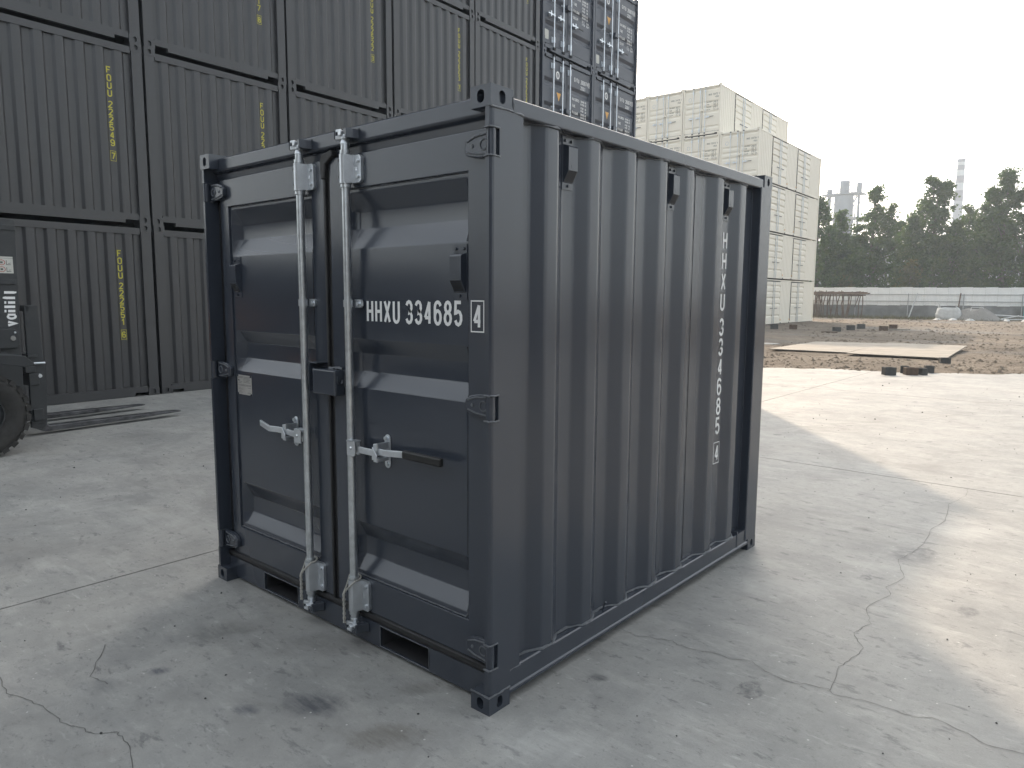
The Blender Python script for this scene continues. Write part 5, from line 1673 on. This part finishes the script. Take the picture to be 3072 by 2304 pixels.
# netting heap over a frame
nh = thing('netting_heap', 'grey netting draped over a low frame, right of the bulk bag', 'netting', on_fence(12.0, -3.0), FA)
def netf(a, t):
    k = (1-t)**.8*1.25+.55
    c, s = math.cos(a), math.sin(a)
    x = c*k*1.05; y = s*k*.7
    return (x+.25*(vnoise(x*2+t*3, y*2)-.5), y, t*.95*(.8+.35*vnoise(x*2.5, y*2.5+t)))
blob('x', 'net', netf, 26, 10).build('netting', 'net', nh, smooth=25)
for p, q in (((-.6, -.65, 0), (-.35, -.3, 1.0)), ((.75, -.65, 0), (.4, -.3, 1.02)), ((-.4, -.34, 1.0), (.45, -.34, 1.0))):
    MB().tube([p, q], .03, 6).build('frame_tube', 'bag', nh)
for k, (x0, x1, z0, z1) in enumerate(((13.2, 15.4, .42, .30), (13.6, 14.9, .08, .38), (13.3, 15.6, .06, .10))):
    m = MB(); m.tube([(0, 0, z0), (x1-x0, .3*k-.2, z1)], .05, 8); o = m.build('plastic_tube', 'bag', None, smooth=50); o.location = on_fence(x0, -2.9-.25*k); o.rotation_euler = (0, 0, FA)
    tag(o, ['upper pale tube in the rubbish right of the netting', 'slanting pale tube in the rubbish right of the netting', 'lowest pale tube lying on the earth right of the netting'][k], 'tube', 'pale tubes right of the netting')
rr = random.Random(44)
for k in range(7):
    x = 9.3+k*1.15+rr.uniform(-.3, .3)
    m = blob('x', 'bag', lambda a, t: ((.32+.1*math.sin(a*3))*math.cos(a)*(1-t*.6), .22*math.sin(a)*(1-t*.6), t*.16*(.6+.6*vnoise(a, t*3+x))), 12, 5)
    o = m.build('sheeting_scrap', 'bag', None, smooth=30); o.location = on_fence(x, -4.4+rr.uniform(-1.2, .6)); o.rotation_euler = (0, 0, rr.uniform(0, 3))
    tag(o, 'crumpled white sheeting scrap before the fence, %s of seven from the left' % ['first', 'second', 'third', 'fourth', 'fifth', 'sixth', 'last'][k], 'scrap', 'white scraps before the fence')
drum = thing('teal_drum', 'teal plastic drum at the right edge before the fence', 'drum', on_fence(15.9, -1.2), FA)
MB().cyl((0, 0, 0), (0, 0, 1.45), .42, .42, 20).build('drum_body', 'teal', drum, smooth=40)
for z in (.45, .95):
    MB().cyl((0, 0, z), (0, 0, z+.06), .44, .44, 20).build('drum_hoop', 'teal', drum, smooth=40)
MB().cyl((0, 0, 1.45), (0, 0, 1.52), .38, .36, 20).build('drum_lid', 'teal', drum, smooth=40)
# dry grass along the wall foot
gm = MB(); rr = random.Random(9)
for i in range(5200):
    x = rr.uniform(-4, 22); y = -abs(rr.gauss(0, .9))-.15
    if rr.random() < .45: y -= rr.random()**2*4
    p = on_fence(x, y); z = dirt_z(p.x, p.y)
    h = rr.uniform(.08, .34); a = rr.uniform(0, PI); w_ = .02
    dx, dy = math.cos(a)*w_, math.sin(a)*w_
    lx, ly = rr.uniform(-.12, .12), rr.uniform(-.12, .12)
    gm.add([(p.x-dx, p.y-dy, z), (p.x+dx, p.y+dy, z), (p.x+lx, p.y+ly, z+h)], [(0, 1, 2)])
o = gm.build('dry_grass', 'grass', None, fix=False); structure(o, 'stuff'); o['label'] = 'dry grass along the foot of the fence'; o['category'] = 'grass'

# ================================================================== TREES, SHED, TOWER, CHIMNEY
def leaf_mat(name, a, b, c_):
    m, nt, bs = newmat(name)
    c = coords(nt, world=True)
    n1 = noise(nt, c, 0.9, 4, 0.6)
    n2 = noise(nt, c, 6.0, 3, 0.6)
    col = ramp(nt, n1, [(0.32, a), (0.52, b), (0.72, c_)])
    col = mixc(nt, 0.6, col, ramp(nt, n2, [(0.3, (0.55, 0.6, 0.5)), (0.7, (1.0, 1.0, 0.9))]), 'MULTIPLY')
    nt.links.new(col, bs.inputs['Base Color'])
    bs.inputs['Roughness'].default_value = 0.5
    bs.inputs['Specular IOR Level'].default_value = 0.4
    tr = nt.nodes.new('ShaderNodeBsdfTranslucent')
    nt.links.new(col, tr.inputs[0])
    mx = nt.nodes.new('ShaderNodeMixShader'); mx.inputs[0].default_value = 0.5
    nt.links.new(bs.outputs[0], mx.inputs[1]); nt.links.new(tr.outputs[0], mx.inputs[2])
    nt.links.new(mx.outputs[0], nt.nodes['Material Output'].inputs[0])
    return m
M['leaf'] = leaf_mat('green_leaves', (0.026, 0.062, 0.010), (0.056, 0.108, 0.017), (0.112, 0.150, 0.028))
M['leafy'] = leaf_mat('yellowing_leaves', (0.06, 0.08, 0.022), (0.11, 0.12, 0.03), (0.19, 0.17, 0.04))
M['bark'] = simple('grey_bark', (0.10, 0.085, 0.07), 0.9, 0, 0.35, 5.0, 0.4, 20.0)

def tree(label, base, lobes, seed, dens=1.0, mat='leaf', name='tree'):
    rr = random.Random(seed)
    t = thing(name, label, 'tree' if name == 'tree' else 'shrub', base, 0.0, 'trees behind the fence' if name == 'tree' else None)
    top = max(l[3] for l in lobes)
    tk = MB()
    pts = [(0, 0, -.5), (.05, .03, top*.3), (-.08, .05, top*.6), (.05, -.03, top*.93)]
    tk.tube(pts, [.02*top+.03, .016*top+.02, .010*top+.01, .02], 8)
    tk.build('trunk', 'bark', t, smooth=50)
    lm = MB(); br = MB()
    for (lx, ly, z0, z1, R) in lobes:
        h = z1-z0
        R *= 1.22
        nb = int(dens*(10+h*R*3.3))
        for i in range(nb):
            u = rr.random()**0.85
            prof = max(.05, 1-u)**.62*(.70+.30*math.sin(PI*min(1, u*.8+.2)))*1.25
            a = rr.uniform(0, 2*PI)
            q = R*prof*(rr.random()**.45)*rr.uniform(.72, 1.12)
            cx_, cy_, cz_ = lx+math.cos(a)*q, ly+math.sin(a)*q, z0+h*u
            if i % 5 == 0:
                br.tube([(lx*.8, ly*.8, max(.5, cz_-R*.55)), ((lx+cx_)/2, (ly+cy_)/2, cz_-R*.2), (cx_, cy_, cz_)], [.06, .04, .015], 5)
            cr = rr.uniform(.28, .62)*(0.6+.5*(1-u))
            for k in range(int(rr.uniform(34, 62))):
                v = Vector((rr.gauss(0, 1), rr.gauss(0, 1), rr.gauss(0, .75)))
                p = Vector((cx_, cy_, cz_)) + v*cr*.78
                sz = rr.uniform(.09, .20)
                nx = Vector((rr.gauss(0, 1), rr.gauss(0, 1), rr.gauss(.5, .8))).normalized()
                e1 = nx.orthogonal().normalized(); e2 = nx.cross(e1)
                an = rr.uniform(0, 2*PI)
                f1 = (e1*math.cos(an)+e2*math.sin(an))*sz; f2 = (e2*math.cos(an)-e1*math.sin(an))*sz*.72
                lm.add([p-f1, p+f2*.9-f1*.1, p+f1, p-f2*.9-f1*.1], [(0, 1, 2, 3)])
    lm.build('crown', mat, t, fix=False)
    br.build('branches', 'bark', t)
    return t
T = terrain(0, 70)
tree('dark green tree beside the cream stack', (-24.3, 78.2, T), [(0, 0, .6, 12.0, 3.0), (1.3, -.4, 1.0, 9.0, 2.2), (2.0, .2, .4, 7.0, 2.4)], 1)
tree('dark tree in front of the lattice tower foot', (-22.9, 80.6, T), [(0, 0, .6, 10.9, 2.0), (.8, .3, 2.4, 8.0, 1.5)], 2)
tree('tall pointed green tree right of the lattice tower', (-19.0, 78.5, T), [(0, 0, 1.0, 12.7, 2.5), (1.5, .3, 4.5, 10.9, 1.3), (-1.2, 0, .8, 9.2, 2.0), (.4, -.2, .6, 7.0, 1.7)], 3)
tree('small green tree in the gap between the two tall ones', (-17.8, 84.0, T), [(0, 0, 5.4, 9.7, 1.5)], 4)
tree('broad double-topped green tree before the striped chimney', (-13.9, 80.6, T), [(-.4, 0, 1.0, 13.4, 2.4), (.7, .1, 2.0, 12.9, 1.9), (-1.9, 0, .8, 9.8, 2.4), (1.9, .2, .8, 9.4, 2.4), (0, -.6, .4, 7.5, 3.2)], 5)
tree('narrow green tree left of the double-topped one', (-16.1, 82.2, T), [(0, 0, 3.0, 10.6, 1.5), (.8, 0, .4, 6.4, 1.3)], 6)
tree('dull green tree right of the striped chimney', (-11.7, 85.1, T), [(0, 0, .8, 10.9, 2.1), (1.2, 0, .6, 9.9, 2.0), (-.8, 0, .4, 7.0, 2.2)], 7)
tree('large bushy tree at the right edge', (-8.0, 79.6, T), [(0, 0, 1.0, 13.4, 2.6), (-1.2, 0, 1.2, 11.9, 2.2), (1.8, 0, .8, 12.2, 2.6), (-1.6, -.2, .5, 7.6, 2.2)], 8)
tree('tree just outside the right edge', (-4.2, 81.8, T), [(0, 0, .8, 12.6, 3.0), (1.6, .4, .6, 9.5, 2.6)], 9)
tree('yellowing shrub at the fence before the double-topped tree', (-15.1, 77.4, T), [(0, 0, .3, 5.4, 1.1)], 10, 1.2, 'leafy', 'shrub')
tree('green shrub behind the fence below the lattice tower', (-21.2, 76.8, T), [(0, 0, .3, 4.0, 1.3)], 11, 1.0, 'leafy', 'shrub')

# white shed behind the trees
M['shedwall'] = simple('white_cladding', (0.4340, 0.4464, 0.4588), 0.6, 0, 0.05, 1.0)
M['shedglass'] = simple('dark_window', (0.04, 0.05, 0.06), 0.2)
M['shedroof'] = simple('grey_roof_sheet', (0.22, 0.24, 0.27), 0.6)
shed = thing('shed', 'long white industrial shed glimpsed between the trees', 'building', (-27.0, 112.6, T), 0.22)
for i in range(24):
    MB().box(-12+i*1.75, -12+i*1.75+1.735, 0, .18, -.5, 7.55).build('wall_panel', 'shedwall', shed)
MB().box(-12.3, 30.3, -.5, -.1, 7.55, 7.95).build('gutter', 'shedroof', shed)
MB().prism([(-.3, 7.9), (7, 10.2), (14, 7.9)], 'x', -12.2, 30.2).build('roof', 'shedroof', shed)
MB().box(-12, 30, .2, 14, -.5, 7.8).build('shed_core', 'shedwall', shed)
for i in range(10):
    w_ = MB().box(-11+i*4.2, -8.6+i*4.2, -.04, .0, 5.2, 6.6).build('window', 'shedglass', shed)
    MB().box(-9.85+i*4.2, -9.75+i*4.2, -.08, -.041, 5.2, 6.6).build('mullion', 'shedwall', w_)

# process tower with platforms
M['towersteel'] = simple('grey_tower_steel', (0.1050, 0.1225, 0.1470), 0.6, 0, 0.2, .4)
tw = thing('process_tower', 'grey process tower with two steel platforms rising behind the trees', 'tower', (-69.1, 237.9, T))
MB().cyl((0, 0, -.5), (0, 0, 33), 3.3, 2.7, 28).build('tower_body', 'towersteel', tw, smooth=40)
MB().cyl((.0, 0, 33), (.0, 0, 37.5), 1.35, 1.35, 20).build('stack_pipe', 'towersteel', tw, smooth=40)
for z, s in ((33.2, 5.6), (25.8, 5.6), (18.0, 4.0), (11.5, 4.0)):
    pf_ = MB().box(-s, s, -3.2, 3.2, z, z+.35).build('platform', 'towersteel', tw)
    if s > 5:
        for sx in (-1, 1):
            for y in (-3, 3):
                MB().tube([(sx*s*.97, y, z), (sx*3.2, y, z-3.2)], .14, 6).build('brace', 'towersteel', pf_)
        for k in range(9):
            x = -s+k*2*s/8
            MB().box(x-.06, x+.06, -3.2, -3.08, z+.35, z+1.5).build('rail_post', 'towersteel', pf_)
        for zz in (.9, 1.45):
            MB().box(-s, s, -3.22, -3.12, z+zz, z+zz+.10).build('handrail', 'towersteel', pf_)
for x, z0, z1 in ((-4.3, 33.5, 35.3), (-4.3, 25.8, 32.8), (4.3, 33.5, 36.6), (4.3, 12, 32.8)):
    MB().cyl((x, 0, z0), (x, 0, z1), .75 if z0 > 30 else .35, None, 12).build('pipe', 'towersteel', tw, smooth=40)
for x in (-5.2, 5.2):
    for k in range(4):
        z = 12+k*5.2
        MB().tube([(x*.62, -2.2, z), (x*.62+.9*(1 if x > 0 else -1), -2.2, z+5.2)], .10, 5).build('lattice_bar', 'towersteel', tw)
        MB().tube([(x*.62+.9*(1 if x > 0 else -1), -2.2, z), (x*.62, -2.2, z+5.2)], .10, 5).build('lattice_bar', 'towersteel', tw)
    for xx in (x*.62, x*.62+.9*(1 if x > 0 else -1)):
        MB().tube([(xx, -2.2, -.5), (xx, -2.2, 33)], .13, 6).build('lattice_leg', 'towersteel', tw)
for x in (-2.6, -1.7, 1.7, 2.6):
    MB().box(x-.08, x+.08, -1.2, -1.05, 33.5, 37.0).build('cage_post', 'towersteel', tw)
for z in (34.6, 35.8, 36.9):
    MB().box(-2.6, -1.7, -1.22, -1.07, z, z+.14).build('cage_rail', 'towersteel', tw)
    MB().box(1.7, 2.6, -1.22, -1.07, z, z+.14).build('cage_rail', 'towersteel', tw)

# striped chimney
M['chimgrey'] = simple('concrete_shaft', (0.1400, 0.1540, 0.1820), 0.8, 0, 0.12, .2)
M['chimslate'] = simple('hazed_dark_band', (0.0700, 0.0665, 0.0840), 0.8, 0, 0.15, .2)  # bluish haze tint put into the dark and pale band colours
M['chimpale'] = simple('hazed_pale_band', (0.2380, 0.2590, 0.2870), 0.8, 0, 0.08, .2)
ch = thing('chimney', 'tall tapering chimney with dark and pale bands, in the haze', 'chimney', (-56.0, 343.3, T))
bands = [(-.5, 41, 'chimgrey'), (41, 45.2, 'chimslate'), (45.2, 48.2, 'chimpale'), (48.2, 51.0, 'chimslate'), (51.0, 53.2, 'chimpale'), (53.2, 55.2, 'chimslate'), (55.2, 56.4, 'chimpale'), (56.4, 57.3, 'chimslate')]
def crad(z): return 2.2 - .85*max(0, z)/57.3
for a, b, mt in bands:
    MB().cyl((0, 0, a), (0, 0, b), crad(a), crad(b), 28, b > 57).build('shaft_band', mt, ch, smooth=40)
MB().cyl((0, 0, 56.9), (0, 0, 57.6), 1.5, 1.5, 28).build('rim', 'chimslate', ch, smooth=40)

# ================================================================== HAZE
hz_ = MB(); hz_.box(-460, 400, -320, 540, -1.8, 62)
hm, hnt, hbs = newmat('haze_air')
hnt.nodes.remove(hbs)
pv_ = hnt.nodes.new('ShaderNodeVolumePrincipled')
pv_.inputs['Color'].default_value = (0.80, 0.90, 1.0, 1)
pv_.inputs['Density'].default_value = 0.0010
pv_.inputs['Anisotropy'].default_value = 0.3
hnt.links.new(pv_.outputs[0], hnt.nodes['Material Output'].inputs['Volume'])
ho = hz_.build('haze', hm, None)
structure(ho, 'stuff')
ho['label'] = 'pale haze filling the air over the yard'; ho['category'] = 'haze'
ho.visible_shadow = True
